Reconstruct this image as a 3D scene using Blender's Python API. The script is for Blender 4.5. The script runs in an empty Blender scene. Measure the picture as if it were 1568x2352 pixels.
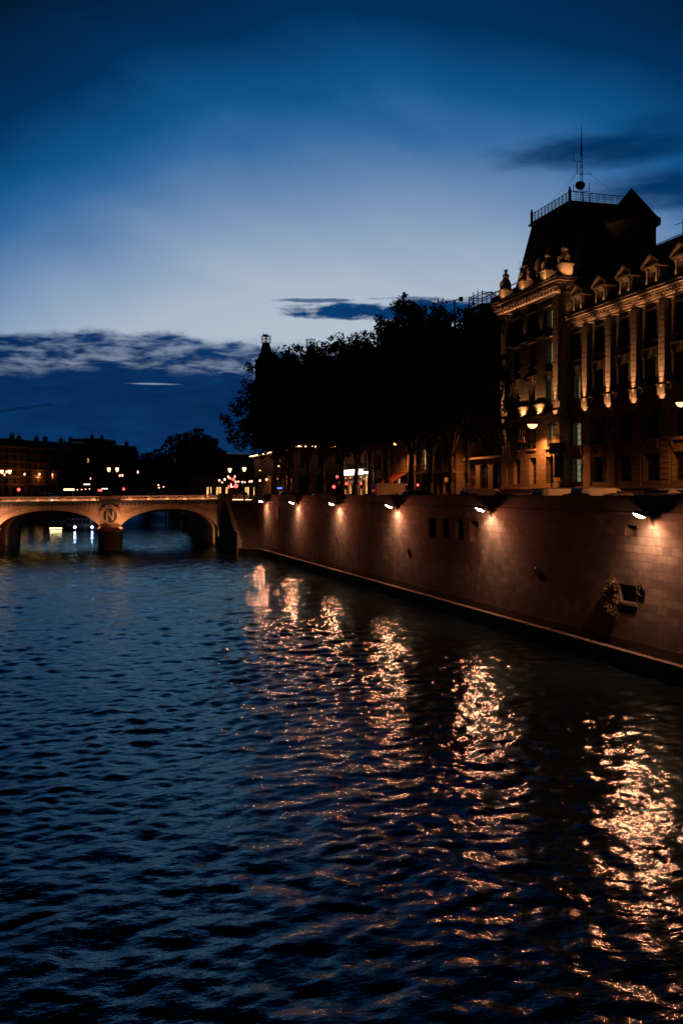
import bpy, math, random
import numpy as np
from mathutils import Vector
random.seed(7)
R = math.radians
SC = bpy.context.scene
COL = SC.collection
# ------------------------------------------------------------------ camera
TH = R(15.57); CT, ST = math.cos(TH), math.sin(TH)
EYE = 9.5
cam_d = bpy.data.cameras.new('camera'); cam = bpy.data.objects.new('camera', cam_d); COL.objects.link(cam)
cam_d.sensor_fit = 'VERTICAL'; cam_d.sensor_height = 36.0; cam_d.sensor_width = 24.0; cam_d.lens = 35.0
cam_d.shift_y = -41.5/2352.0
cam_d.clip_start = 0.3; cam_d.clip_end = 6000
cam.location = (0, 0, EYE); cam.rotation_euler = (R(90), 0, -TH)
SC.camera = cam
SC.view_settings.view_transform = 'Standard'; SC.view_settings.look = 'None'
SC.view_settings.exposure = 0; SC.view_settings.gamma = 1
SC.cycles.use_denoising = True; SC.cycles.use_adaptive_sampling = False
SC.cycles.max_bounces = 5; SC.cycles.diffuse_bounces = 2; SC.cycles.glossy_bounces = 3
SC.cycles.sample_clamp_indirect = 0
SC.cycles.caustics_reflective = False; SC.cycles.caustics_refractive = False

def lin(c):
    return tuple((v/255/12.92 if v <= 10 else ((v/255+0.055)/1.055)**2.4) for v in c)

# survey helper: a bearing read off the photograph meets a real plane or distance
def ray(px, py):
    r = (px-784)/2287.0; u = (1134.5-py)/2287.0
    return r*CT+ST, CT-r*ST, u
def onX(px, py, X):
    a, b, u = ray(px, py); f = X/a
    return Vector((X, f*b, EYE+f*u))
def onF(px, py, f):
    a, b, u = ray(px, py)
    return Vector((f*a, f*b, EYE+f*u))

# ------------------------------------------------------------------ sky
W = bpy.data.worlds.new('World'); SC.world = W; W.use_nodes = True
nt = W.node_tree; nt.nodes.clear()
def N(t, **k):
    n = nt.nodes.new(t)
    for a, v in k.items(): setattr(n, a, v)
    return n
def setin(sock, v):
    if isinstance(v, (int, float)): sock.default_value = v
    elif isinstance(v, tuple): sock.default_value = v
    else: nt.links.new(v, sock)
def M(op, a, b=0.0, c=None, clamp=False):
    n = N('ShaderNodeMath', operation=op, use_clamp=clamp)
    setin(n.inputs[0], a); setin(n.inputs[1], b)
    if c is not None: setin(n.inputs[2], c)
    return n.outputs[0]
def MR(v, a, b, c=0.0, d=1.0):
    n = N('ShaderNodeMapRange', interpolation_type='SMOOTHSTEP')
    for i, x in enumerate((v, a, b, c, d)): setin(n.inputs[i], x)
    return n.outputs[0]
def NOISE(vec, scale, detail=4, rough=0.55, dist=0.0):
    n = N('ShaderNodeTexNoise'); nt.links.new(vec, n.inputs['Vector'])
    n.inputs['Scale'].default_value = scale; n.inputs['Detail'].default_value = detail
    n.inputs['Roughness'].default_value = rough; n.inputs['Distortion'].default_value = dist
    return n.outputs['Fac']
def MIXC(f, a, b, mode='MIX'):
    n = N('ShaderNodeMix', data_type='RGBA', blend_type=mode)
    setin(n.inputs['Factor'], f)
    setin(n.inputs[6], a); setin(n.inputs[7], b)
    return n.outputs[2]
tc = N('ShaderNodeTexCoord'); sp = N('ShaderNodeSeparateXYZ'); nt.links.new(tc.outputs['Generated'], sp.inputs[0])
az = M('MULTIPLY', M('ARCTAN2', sp.outputs[0], sp.outputs[1]), 57.2958)
el = M('MULTIPLY', M('ARCSINE', sp.outputs[2]), 57.2958)
daz = M('ABSOLUTE', M('SUBTRACT', az, 17.0))
hz = N('ShaderNodeCombineXYZ'); nt.links.new(M('ADD', M('MULTIPLY', az, 0.035), M('MULTIPLY', el, -0.03)), hz.inputs[0]); nt.links.new(M('ADD', M('MULTIPLY', el, 0.11), M('MULTIPLY', az, 0.04)), hz.inputs[1])
eff = M('ADD', M('ADD', el, M('MULTIPLY', M('MULTIPLY', daz, daz), 0.015)), M('MULTIPLY', M('SUBTRACT', NOISE(hz.outputs[0], 1.3, 4, 0.5, 0.4), 0.5), 5.0))   # twilight glow fades up and sideways
ramp = N('ShaderNodeValToRGB'); nt.links.new(M('DIVIDE', eff, 90.0), ramp.inputs[0])
stops = [(0, (60, 100, 140)), (6, (150, 170, 190)), (9.0, (178, 192, 207)), (12, (170, 185, 202)), (14.1, (148, 170, 195)), (17.9, (93, 130, 175)), (20, (50, 105, 158)),
         (22.2, (16, 84, 138)), (26, (0, 47, 92)), (31.6, (0, 22, 46)), (36, (0, 11, 24)), (42, (0, 5, 12)), (90, (0, 3, 7))]
e = ramp.color_ramp.elements
while len(e) < len(stops): e.new(0.5)
for i, (d, c) in enumerate(stops):
    e[i].position = d/90.0; e[i].color = lin(c)+(1,)
sky = ramp.outputs[0]
cfall = MR(daz, 14.0, 60.0, 1.0, 0.12)
# cloud coordinates (azimuth, elevation), stretched sideways
cv = N('ShaderNodeCombineXYZ'); nt.links.new(M('MULTIPLY', az, 0.16), cv.inputs[0]); nt.links.new(M('MULTIPLY', el, 0.62), cv.inputs[1])
V = cv.outputs[0]
n1 = NOISE(V, 0.9, 6, 0.6); n2 = NOISE(V, 2.6, 6, 0.6, 0.3); n3 = NOISE(V, 0.35, 3, 0.5); n4 = NOISE(V, 6.0, 4, 0.6, 0.4)
edge = M('ADD', 9.1, M('MULTIPLY', M('SUBTRACT', n2, 0.5), 1.5))
edge = M('ADD', edge, M('MULTIPLY', M('SUBTRACT', n3, 0.5), 1.6))
dz2 = M('SUBTRACT', az, 4.5)
edge = M('SUBTRACT', edge, M('MULTIPLY', M('MULTIPLY', dz2, dz2), 0.009))
edge = M('MAXIMUM', edge, 5.5)
rel = M('SUBTRACT', edge, el)                      # >0 inside the bank
solid = MR(rel, 0.9, 2.4)
wisp = M('MULTIPLY', MR(rel, -0.3, 0.45), MR(M('ADD', M('MULTIPLY', n2, 0.72), M('MULTIPLY', n4, 0.28)), 0.36, 0.60, 0.58, 1.0))
bank = M('MAXIMUM', solid, wisp)
def blob(a0, e0, ra, re, k, soft=0.55, nz=0.9):
    x = M('DIVIDE', M('SUBTRACT', az, a0), ra); y = M('DIVIDE', M('SUBTRACT', el, e0), re)
    d = M('ADD', M('MULTIPLY', x, x), M('MULTIPLY', y, y))
    d = M('ADD', d, M('MULTIPLY', M('SUBTRACT', n2, 0.5), nz*3)); d = M('ADD', d, M('MULTIPLY', M('SUBTRACT', n1, 0.5), nz*3))
    return M('MULTIPLY', MR(d, 1.0, 1.0-soft*1.4, 0.0, 1.0), k)
dark = bank
for b in (blob(17.8, 10.35, 5.8, 0.60, 1.0, 0.5, 0.9), blob(21.0, 10.45, 5.0, 0.8, 1.0, 0.5, 0.8), blob(14.4, 11.0, 2.4, 0.15, 0.8, 0.6, 0.9), blob(19.0, 11.1, 2.4, 0.13, 0.7, 0.6, 0.9),
          blob(30.5, 18.5, 7.8, 1.2, 1.0, 0.8, 0.3), blob(35.0, 16.2, 7.5, 1.5, 1.0, 0.8, 0.35), blob(38, 13.6, 6, 0.8, 0.85, 0.8, 0.5), blob(34.0, 19.2, 6, 1.0, 0.6, 0.9, 0.5), blob(25.0, 10.9, 4.5, 0.4, 0.7, 0.6, 0.5)):
    dark = M('MAXIMUM', dark, b)
slit = blob(5.0, 6.2, 1.8, 0.06, 0.55, 0.9, 0.5)
slit = M('MAXIMUM', slit, blob(12.2, 5.2, 1.6, 0.12, 0.35, 0.9, 0.6))
dark = M('MULTIPLY', dark, M('SUBTRACT', 1.0, slit))
ccol = N('ShaderNodeValToRGB'); nt.links.new(MR(el, 2.0, 20.0, 0.0, 1.0), ccol.inputs[0])
ce = ccol.color_ramp.elements; ce.new(0.25); ce.new(0.45)
for i, (p, c) in enumerate(((0, (0, 47, 92)), (0.1, (0, 40, 86)), (0.4, (2, 58, 110)), (1, (0, 48, 94)))):
    ce[i].position = p; ce[i].color = lin(c)+(1,)
cmod = MIXC(MR(M('ADD', M('MULTIPLY', n3, 0.5), M('MULTIPLY', n2, 0.5)), 0.38, 0.62), MIXC(1.0, ccol.outputs[0], (1.0, 1.25, 1.2, 1), 'MULTIPLY'), MIXC(1.0, ccol.outputs[0], (0.8, 0.8, 0.85, 1), 'MULTIPLY'))
cmb = N('ShaderNodeCombineColor'); [nt.links.new(cfall, q) for q in cmb.inputs]; cmod = MIXC(1.0, cmod, cmb.outputs[0], 'MULTIPLY')
allsky = MIXC(dark, sky, cmod)
# physically based twilight sky adds its own faint share
ns = N('ShaderNodeTexSky', sky_type='NISHITA'); ns.sun_disc = False; ns.sun_elevation = R(-4); ns.sun_rotation = R(10)
bg = N('ShaderNodeBackground'); nt.links.new(allsky, bg.inputs[0]); bg.inputs[1].default_value = 1.0
bg2 = N('ShaderNodeBackground'); nt.links.new(ns.outputs[0], bg2.inputs[0]); bg2.inputs[1].default_value = 0.01
ad = N('ShaderNodeAddShader'); out = N('ShaderNodeOutputWorld')
nt.links.new(bg.outputs[0], ad.inputs[0]); nt.links.new(bg2.outputs[0], ad.inputs[1]); nt.links.new(ad.outputs[0], out.inputs[0])

# ------------------------------------------------------------------ materials
def newmat(name):
    global nt
    m = bpy.data.materials.new(name); m.use_nodes = True; nt = m.node_tree
    return m, nt.nodes['Principled BSDF']
def plain(name, col, rough=0.6, metal=0.0, noise=0.15, nscale=2.0, bump=0.0, spec=0.5):
    m, b = newmat(name)
    t = N('ShaderNodeTexCoord'); f = NOISE(t.outputs['Object'], nscale, 5)
    c2 = tuple(v*(1-noise*2) for v in col)+(1,); c1 = tuple(min(1, v*(1+noise)) for v in col)+(1,)
    nt.links.new(MIXC(MR(f, 0.3, 0.7), c1, c2), b.inputs['Base Color'])
    b.inputs['Roughness'].default_value = rough; b.inputs['Metallic'].default_value = metal
    b.inputs['Specular IOR Level'].default_value = spec
    if bump:
        bp = N('ShaderNodeBump'); bp.inputs['Strength'].default_value = bump; bp.inputs['Distance'].default_value = 0.05
        nt.links.new(f, bp.inputs['Height']); nt.links.new(bp.outputs[0], b.inputs['Normal'])
    return m
def stone(name, col, bw=0.9, bh=0.42, mortar=0.012, stain=0.5, vary=0.35, streak=0.4, bump=0.5, joint=0.25):
    m, b = newmat(name)
    t = N('ShaderNodeTexCoord'); s = N('ShaderNodeSeparateXYZ'); nt.links.new(t.outputs['Object'], s.inputs[0])
    wob = NOISE(t.outputs['Object'], 0.8, 2); wob2 = NOISE(t.outputs['Object'], 2.3, 2)
    u = M('ADD', s.outputs[0], s.outputs[1])
    cb = N('ShaderNodeCombineXYZ'); nt.links.new(M('ADD', u, M('MULTIPLY', wob2, 0.35*bw)), cb.inputs[0]); nt.links.new(M('ADD', s.outputs[2], M('MULTIPLY', wob, 0.10*bh)), cb.inputs[1])
    bt = N('ShaderNodeTexBrick'); nt.links.new(cb.outputs[0], bt.inputs['Vector'])
    bt.inputs['Scale'].default_value = 1.0; bt.inputs['Brick Width'].default_value = bw; bt.inputs['Row Height'].default_value = bh
    bt.inputs['Mortar Size'].default_value = mortar; bt.inputs['Mortar Smooth'].default_value = 0.3
    bt.inputs['Color1'].default_value = tuple(min(1, v*(1+vary*0.4)) for v in col)+(1,)
    bt.inputs['Color2'].default_value = tuple(v*(1-vary) for v in col)+(1,)
    bt.inputs['Mortar'].default_value = tuple(v*joint for v in col)+(1,)
    blot = NOISE(t.outputs['Object'], 0.35, 6, 0.65)
    sv = N('ShaderNodeCombineXYZ'); nt.links.new(M('MULTIPLY', u, 2.2), sv.inputs[0]); nt.links.new(M('MULTIPLY', s.outputs[2], 0.16), sv.inputs[1])
    st = NOISE(sv.outputs[0], 1.0, 5, 0.6)
    fine = NOISE(t.outputs['Object'], 9.0, 5, 0.6)
    c = MIXC(M('MULTIPLY', MR(blot, 0.42, 0.68), stain), bt.outputs['Color'], tuple(v*0.28 for v in col)+(1,))
    c = MIXC(M('MULTIPLY', MR(st, 0.5, 0.72), streak), c, tuple(v*0.18 for v in col)+(1,))
    c = MIXC(M('MULTIPLY', MR(fine, 0.35, 0.65), 0.22), c, tuple(v*0.45 for v in col)+(1,))
    nt.links.new(c, b.inputs['Base Color']); b.inputs['Roughness'].default_value = 0.9
    b.inputs['Specular IOR Level'].default_value = 0.2
    bp = N('ShaderNodeBump'); bp.inputs['Strength'].default_value = bump; bp.inputs['Distance'].default_value = 0.04
    h = M('SUBTRACT', M('MULTIPLY', fine, 0.5), bt.outputs['Fac'])
    nt.links.new(h, bp.inputs['Height']); nt.links.new(bp.outputs[0], b.inputs['Normal'])
    return m
def emit(name, col, s):
    m = bpy.data.materials.new(name); m.use_nodes = True; t = m.node_tree; t.nodes.clear()
    e = t.nodes.new('ShaderNodeEmission'); e.inputs[0].default_value = tuple(col)+(1,); e.inputs[1].default_value = s
    o = t.nodes.new('ShaderNodeOutputMaterial'); t.links.new(e.outputs[0], o.inputs[0]); return m
def litpane(name, col, s):
    m, b = newmat(name)
    t = N('ShaderNodeTexCoord'); mp = N('ShaderNodeMapping'); nt.links.new(t.outputs['Object'], mp.inputs[0]); mp.inputs['Scale'].default_value = (7, 7, 0.7)
    f = NOISE(mp.outputs[0], 1.0, 2)
    nt.links.new(MIXC(MR(f, 0.3, 0.7), tuple(v*0.25 for v in col)+(1,), tuple(col)+(1,)), b.inputs['Emission Color'])
    b.inputs['Emission Strength'].default_value = s; b.inputs['Base Color'].default_value = (0.05, 0.05, 0.05, 1); b.inputs['Roughness'].default_value = 0.2
    return m
MT = {}
MT['quay'] = stone('quay_stone', (0.085, 0.135, 0.135), 0.92, 0.45, 0.016, 0.75, 0.42, 0.5, 0.9, 0.3)
MT['wet_shade'] = stone('wet_shaded_stone', (0.022, 0.036, 0.032), 0.9, 0.4)  # dark colour carries the stairwell shade; also used on the wet footing
MT['coolstone'] = stone('cool_river_stone', (0.10, 0.15, 0.14), 1.1, 0.42, 0.012, 0.6, 0.35, 0.5, 0.6)  # cool base colour offsets the red cast of the wall lamps
MT['unlit_stone'] = stone('unlit_house_stone', (0.13, 0.105, 0.08), 2, 0.8)  # house stone darkened in colour where little light reaches
MT['quaydark'] = stone('quay_coping_stone', (0.085, 0.125, 0.125), 1.6, 0.8, 0.012, 0.6, 0.3, 0.3, 0.4)
MT['bridge'] = stone('bridge_stone', (0.36, 0.27, 0.19), 1.1, 0.42, 0.009, 0.45, 0.35, 0.4, 0.4)
MT['bridge2'] = stone('bridge_dressed_stone', (0.40, 0.31, 0.22), 3.0, 3.0, 0.004, 0.4, 0.2, 0.3, 0.3)
MT['palace'] = stone('palace_ashlar', (0.30, 0.26, 0.20), 1.4, 0.55, 0.02, 0.3, 0.15, 0.25, 0.5, 0.2)
MT['palace2'] = stone('palace_carved_stone', (0.36, 0.30, 0.23), 4, 4, 0.003, 0.3, 0.12, 0.2, 0.3)
MT['slate'] = stone('slate_roof', (0.045, 0.05, 0.06), 0.3, 0.2, 0.01, 0.3, 0.3, 0.2, 0.3)
MT['zinc'] = plain('zinc_roof', (0.10, 0.11, 0.13), 0.45, 0.3, 0.2, 1.5)
MT['iron'] = plain('dark_iron', (0.02, 0.022, 0.025), 0.5, 0.4, 0.2, 5)
MT['steel'] = plain('galvanised_steel', (0.16, 0.17, 0.18), 0.45, 0.6, 0.2, 4)
MT['wood'] = plain('dark_painted_wood', (0.035, 0.03, 0.028), 0.5, 0, 0.2, 3)
MT['frame'] = plain('window_paint', (0.08, 0.075, 0.065), 0.5, 0, 0.1, 3)
MT['glass'] = plain('dark_glass', (0.008, 0.009, 0.011), 0.08, 0, 0.1, 1)
MT['asphalt'] = plain('asphalt', (0.05, 0.05, 0.052), 0.85, 0, 0.2, 3, 0.3)
MT['pave'] = stone('pavement_slabs', (0.14, 0.13, 0.12), 0.9, 0.6)
MT['bark'] = plain('plane_tree_bark', (0.09, 0.075, 0.055), 0.9, 0, 0.4, 3, 0.5)
MT['leaf'] = plain('plane_tree_leaves', (0.028, 0.042, 0.016), 0.8, 0, 0.4, 1.2, spec=0.15)
MT['leaf2'] = plain('poplar_leaves', (0.035, 0.05, 0.02), 0.8, 0, 0.4, 1.0, spec=0.15)
MT['ivy'] = plain('wall_weeds', (0.03, 0.045, 0.015), 0.7, 0, 0.4, 6)
MT['red'] = plain('red_awning_cloth', (0.35, 0.02, 0.015), 0.8, 0, 0.2, 2)
MT['orangecloth'] = plain('rust_awning_cloth', (0.30, 0.08, 0.03), 0.8, 0, 0.3, 4)
MT['rubber'] = plain('tyre_rubber', (0.015, 0.015, 0.015), 0.8)
MT['rim'] = plain('alloy', (0.25, 0.25, 0.26), 0.35, 0.8)
MT['skin'] = plain('skin', (0.35, 0.2, 0.14), 0.6)
MT['white'] = plain('white_paint', (0.7, 0.7, 0.7), 0.4, 0, 0.05)
def paint(name, c): 
    m = plain(name, c, 0.28, 0.1, 0.06, 1.0); nt.nodes['Principled BSDF'].inputs['Coat Weight'].default_value = 0.6; return m
for k, c in dict(p_white=(0.6, 0.58, 0.56), p_black=(0.012, 0.012, 0.014), p_grey=(0.09, 0.095, 0.1), p_silver=(0.3, 0.31, 0.32), p_blue=(0.03, 0.06, 0.13), p_dred=(0.12, 0.015, 0.012)).items():
    MT[k] = paint('car_'+k[2:]+'_paint', c)
SOD = (1.0, 0.30, 0.06); WARM = (1.0, 0.42, 0.15)
MT['bowl'] = emit('sodium_lamp_bowl', (1.0, 0.215, 0.095), 1650)
MT['globe'] = emit('lantern_glow', (1.0, 0.42, 0.17), 6)
MT['globe2'] = emit('street_globe_glow', (1.0, 0.42, 0.26), 3.6)
MT['sodium'] = emit('street_sodium_glow', (1.0, 0.36, 0.10), 7)
MT['strip'] = emit('cornice_light_strip', (1.0, 0.42, 0.18), 18)
MT['bstrip'] = emit('balustrade_light_strip', (1.0, 0.42, 0.20), 55)
MT['warmstrip'] = emit('warm_shop_strip_glow', (1.0, 0.55, 0.25), 5)
MT['fix'] = emit('floodlight_lens', (1.0, 0.5, 0.2), 3)
MT['redl'] = emit('red_signal_glow', (1.0, 0.05, 0.03), 7)
MT['headl'] = emit('headlight_glow', (1.0, 0.95, 0.88), 14)
MT['taill'] = emit('tail_light_glow', (1.0, 0.12, 0.05), 4)
MT['sign'] = emit('shop_sign_glow', (1.0, 0.75, 0.62), 5)
MT['bluesign'] = emit('blue_sign_glow', (0.08, 0.14, 1.0), 4)
MT['violet'] = emit('boat_spotlight_glow', (0.75, 0.6, 1.0), 30)
MT['shop'] = litpane('shop_interior_glow', (1.0, 0.5, 0.16), 2.2)
MT['litwin'] = litpane('lit_office_window', (0.62, 0.58, 0.33), 0.36)
MT['warmwin'] = litpane('warm_lit_window', (1.0, 0.55, 0.22), 1.3)
MT['taill_off'] = plain('tail_lens', (0.25, 0.01, 0.01), 0.2)
MT['headl_off'] = plain('headlamp_lens', (0.4, 0.4, 0.42), 0.15)
MT['flagb'] = plain('flag_blue_cloth', (0.01, 0.02, 0.15), 0.8); MT['flagw'] = plain('flag_white_cloth', (0.75, 0.72, 0.68), 0.8); MT['flagr'] = plain('flag_red_cloth', (0.55, 0.01, 0.02), 0.8)

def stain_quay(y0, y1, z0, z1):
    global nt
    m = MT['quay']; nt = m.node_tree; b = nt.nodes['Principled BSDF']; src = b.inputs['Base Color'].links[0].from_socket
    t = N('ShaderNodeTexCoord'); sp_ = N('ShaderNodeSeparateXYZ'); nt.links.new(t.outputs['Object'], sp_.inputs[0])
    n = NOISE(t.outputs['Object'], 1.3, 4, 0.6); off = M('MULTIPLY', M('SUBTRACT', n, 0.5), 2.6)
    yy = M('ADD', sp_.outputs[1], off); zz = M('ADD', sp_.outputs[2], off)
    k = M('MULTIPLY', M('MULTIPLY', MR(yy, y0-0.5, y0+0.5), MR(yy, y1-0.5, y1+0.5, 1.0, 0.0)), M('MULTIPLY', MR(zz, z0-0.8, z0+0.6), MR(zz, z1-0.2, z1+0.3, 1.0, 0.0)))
    low = MR(M('ADD', sp_.outputs[2], M('MULTIPLY', off, 0.5)), 1.2, 3.4, 0.55, 0.0)      # wet wall foot, with the lamp light's downward fade painted in
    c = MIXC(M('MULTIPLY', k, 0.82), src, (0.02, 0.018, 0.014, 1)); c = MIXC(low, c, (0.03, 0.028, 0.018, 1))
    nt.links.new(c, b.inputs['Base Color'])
# ------------------------------------------------------------------ mesh helpers
class MB:
    def __init__(s): s.v = []; s.f = []
    def add(s, vs, fs):
        n = len(s.v); s.v += [tuple(v) for v in vs]; s.f += [tuple(i+n for i in f) for f in fs]; return s
    def box(s, x0, x1, y0, y1, z0, z1):
        vs = [(x0,y0,z0),(x1,y0,z0),(x1,y1,z0),(x0,y1,z0),(x0,y0,z1),(x1,y0,z1),(x1,y1,z1),(x0,y1,z1)]
        return s.add(vs, [(0,3,2,1),(4,5,6,7),(0,1,5,4),(1,2,6,5),(2,3,7,6),(3,0,4,7)])
    def frus(s, b, t, z0, z1):   # b,t = (x0,x1,y0,y1)
        vs = [(b[0],b[2],z0),(b[1],b[2],z0),(b[1],b[3],z0),(b[0],b[3],z0),(t[0],t[2],z1),(t[1],t[2],z1),(t[1],t[3],z1),(t[0],t[3],z1)]
        return s.add(vs, [(0,3,2,1),(4,5,6,7),(0,1,5,4),(1,2,6,5),(2,3,7,6),(3,0,4,7)])
    def cyl(s, p0, p1, r0, r1=None, n=8):
        r1 = r0 if r1 is None else r1
        p0 = Vector(p0); p1 = Vector(p1); d = (p1-p0).normalized()
        a = d.orthogonal().normalized(); b = d.cross(a)
        vs = []
        for p, r in ((p0, r0), (p1, r1)):
            for i in range(n):
                t = 2*math.pi*i/n; vs.append(p+(a*math.cos(t)+b*math.sin(t))*r)
        fs = [(i, (i+1) % n, n+(i+1) % n, n+i) for i in range(n)]+[tuple(range(n))[::-1], tuple(range(n, 2*n))]
        return s.add(vs, fs)
    def tube(s, pts, r, n=6):
        for i in range(len(pts)-1):
            r0 = r[i] if isinstance(r, (list, tuple)) else r; r1 = r[i+1] if isinstance(r, (list, tuple)) else r
            s.cyl(pts[i], pts[i+1], r0, r1, n)
        return s
    def lathe(s, prof, c=(0,0,0), n=12, sx=1, sy=1):
        vs = []; fs = []
        for r, z in prof:
            for i in range(n):
                t = 2*math.pi*i/n; vs.append((c[0]+r*sx*math.cos(t), c[1]+r*sy*math.sin(t), c[2]+z))
        for k in range(len(prof)-1):
            for i in range(n):
                j = (i+1) % n; fs.append((k*n+i, k*n+j, (k+1)*n+j, (k+1)*n+i))
        fs.append(tuple(range(n))[::-1]); fs.append(tuple(range((len(prof)-1)*n, len(prof)*n)))
        return s.add(vs, fs)
    def ball(s, c, r, n=10, m=6, sc=(1,1,1)):
        prof = [(max(1e-4, r*math.sin(math.pi*k/m)), -r*math.cos(math.pi*k/m)*sc[2]) for k in range(m+1)]
        return s.lathe(prof, c, n, sc[0], sc[1])
    def prism(s, poly, d0, d1, f):   # poly 2D, f(u,v,d)->xyz
        n = len(poly); vs = [f(u, v, d0) for u, v in poly]+[f(u, v, d1) for u, v in poly]
        fs = [(i, (i+1) % n, n+(i+1) % n, n+i) for i in range(n)]+[tuple(range(n))[::-1], tuple(range(n, 2*n))]
        return s.add(vs, fs)
    def quad(s, a, b, c, d): return s.add([a, b, c, d], [(0,1,2,3)])
    def mesh(s, name, mat, smooth=False):
        m = bpy.data.meshes.new(name); m.from_pydata(s.v, [], s.f)
        m.materials.append(mat if not isinstance(mat, str) else MT[mat])
        if smooth: m.polygons.foreach_set('use_smooth', [True]*len(m.polygons))
        m.update(); return m
    def build(s, name, mat, parent=None, world=False, smooth=False, loc=None, bevel=0):
        o = bpy.data.objects.new(name, s.mesh(name, mat, smooth)); COL.objects.link(o)
        if parent:
            o.parent = parent
            if world: o.location = -wloc(parent)
        if loc is not None: o.location = loc
        if bevel:
            b = o.modifiers.new('bevel', 'BEVEL'); b.width = bevel; b.segments = 2; b.limit_method = 'ANGLE'
        return o
def wloc(o):
    v = Vector(o.location)
    while o.parent: o = o.parent; v += Vector(o.location)
    return v
def tag(o, label=None, cat=None, group=None, kind=None):
    if label: o['label'] = label
    if cat: o['category'] = cat
    if group: o['group'] = group
    if kind: o['kind'] = kind
    return o
def thing(name, loc, label, cat, group=None, rz=0):
    o = bpy.data.objects.new(name, None); COL.objects.link(o); o.location = loc; o.rotation_euler = (0, 0, rz)
    o.empty_display_size = 0.3
    return tag(o, label, cat, group)
def copy_tree(o, parent=None):
    c = o.copy(); COL.objects.link(c); c.parent = parent
    for ch in list(o.children): copy_tree(ch, c)
    return c
def dup(o, loc, rz, label, group=None):
    c = copy_tree(o); c.location = loc; c.rotation_euler = (0, 0, rz); c['label'] = label
    if group: c['group'] = group
    return c
def light(kind, name, loc, col, power, parent=None, size=0.1, aim=None, ang=60, blend=0.5, world=True):
    d = bpy.data.lights.new(name, kind); d.energy = power; d.color = col; d.shadow_soft_size = size
    if kind == 'SPOT': d.spot_size = R(ang); d.spot_blend = blend
    o = bpy.data.objects.new(name, d); COL.objects.link(o)
    if parent: o.parent = parent
    o.location = Vector(loc)-(wloc(parent) if (parent and world) else Vector((0,0,0)))
    if parent and parent.scale[2] != 1 or (parent and parent.rotation_euler[2] and world):
        o.matrix_parent_inverse = (parent.matrix_basis.copy()).inverted(); o.location = Vector(loc)
    if aim is not None: o.rotation_euler = (Vector(aim)).to_track_quat('-Z', 'Y').to_euler()
    return o

def facade(mb, o, eu, en, u0, u1, z0, z1, holes, depth):
    """wall face with real openings; o,eu,en are 2D; holes (ua,ub,za,zb,rise)"""
    def P(u, z, d=0): return (o[0]+eu[0]*u+en[0]*d, o[1]+eu[1]*u+en[1]*d, z)
    us = sorted(set([u0, u1]+[h[0] for h in holes]+[h[1] for h in holes])); zs = sorted(set([z0, z1]+[h[2] for h in holes]+[h[3] for h in holes]))
    us = [u for u in us if u0 <= u <= u1]; zs = [z for z in zs if z0 <= z <= z1]
    for i in range(len(us)-1):
        for j in range(len(zs)-1):
            cu = (us[i]+us[i+1])/2; cz = (zs[j]+zs[j+1])/2
            if any(h[0] < cu < h[1] and h[2] < cz < h[3] for h in holes): continue
            mb.quad(P(us[i], zs[j]), P(us[i+1], zs[j]), P(us[i+1], zs[j+1]), P(us[i], zs[j+1]))
    for h in holes:
        a, b, c, d, rise = h
        mb.quad(P(a, c), P(b, c), P(b, c, depth), P(a, c, depth))
        mb.quad(P(a, c), P(a, c, depth), P(a, d-rise, depth), P(a, d-rise)); mb.quad(P(b, c), P(b, d-rise), P(b, d-rise, depth), P(b, c, depth))
        if rise <= 0: mb.quad(P(a, d), P(a, d, depth), P(b, d, depth), P(b, d))
        else:
            n = 8; pts = [(a+(b-a)*(0.5-0.5*math.cos(math.pi*k/n)), d-rise+rise*math.sin(math.pi*k/n)) for k in range(n+1)]
            for k in range(n):
                (ua, za), (ub, zb) = pts[k], pts[k+1]
                mb.quad(P(ua, za), P(ub, zb), P(ub, d), P(ua, d)); mb.quad(P(ua, za), P(ua, za, depth), P(ub, zb, depth), P(ub, zb))
WC = {}
def window(parent, wpos, en, w, h, lit=None, rise=0, bars=2, name='window'):
    """frame part + pane sub-part; wpos bottom centre on the frame plane"""
    key = (round(w, 2), round(h, 2), lit, rise, bars)
    if key not in WC:
        t = 0.09; f = MB()
        f.box(-w/2, -w/2+t, 0, 0.08, 0, h); f.box(w/2-t, w/2, 0, 0.08, 0, h); f.box(-w/2+t, w/2-t, 0, 0.08, 0, t); f.box(-w/2+t, w/2-t, 0, 0.08, h-t, h)
        f.box(-t*0.6, t*0.6, -0.012, 0.068, t, h-t)
        for k in range(1, bars+1): f.box(-w/2+t, w/2-t, 0.008, 0.06, h*k/(bars+1)-0.03, h*k/(bars+1)+0.03)
        p = MB().box(-w/2+t*0.5, w/2-t*0.5, 0.03, 0.05, t*0.5, h-t*0.5)
        WC[key] = (f.mesh('window', 'frame'), p.mesh('pane', lit or 'glass'))
    fm, pm = WC[key]
    o = bpy.data.objects.new(name, fm); COL.objects.link(o); o.parent = parent
    o.location = Vector(wpos)-wloc(parent); o.rotation_euler = (0, 0, math.atan2(-en[0], en[1]))
    q = bpy.data.objects.new('pane', pm); COL.objects.link(q); q.parent = o
    if lit: o['label'] = 'lit window'
    return o

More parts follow.
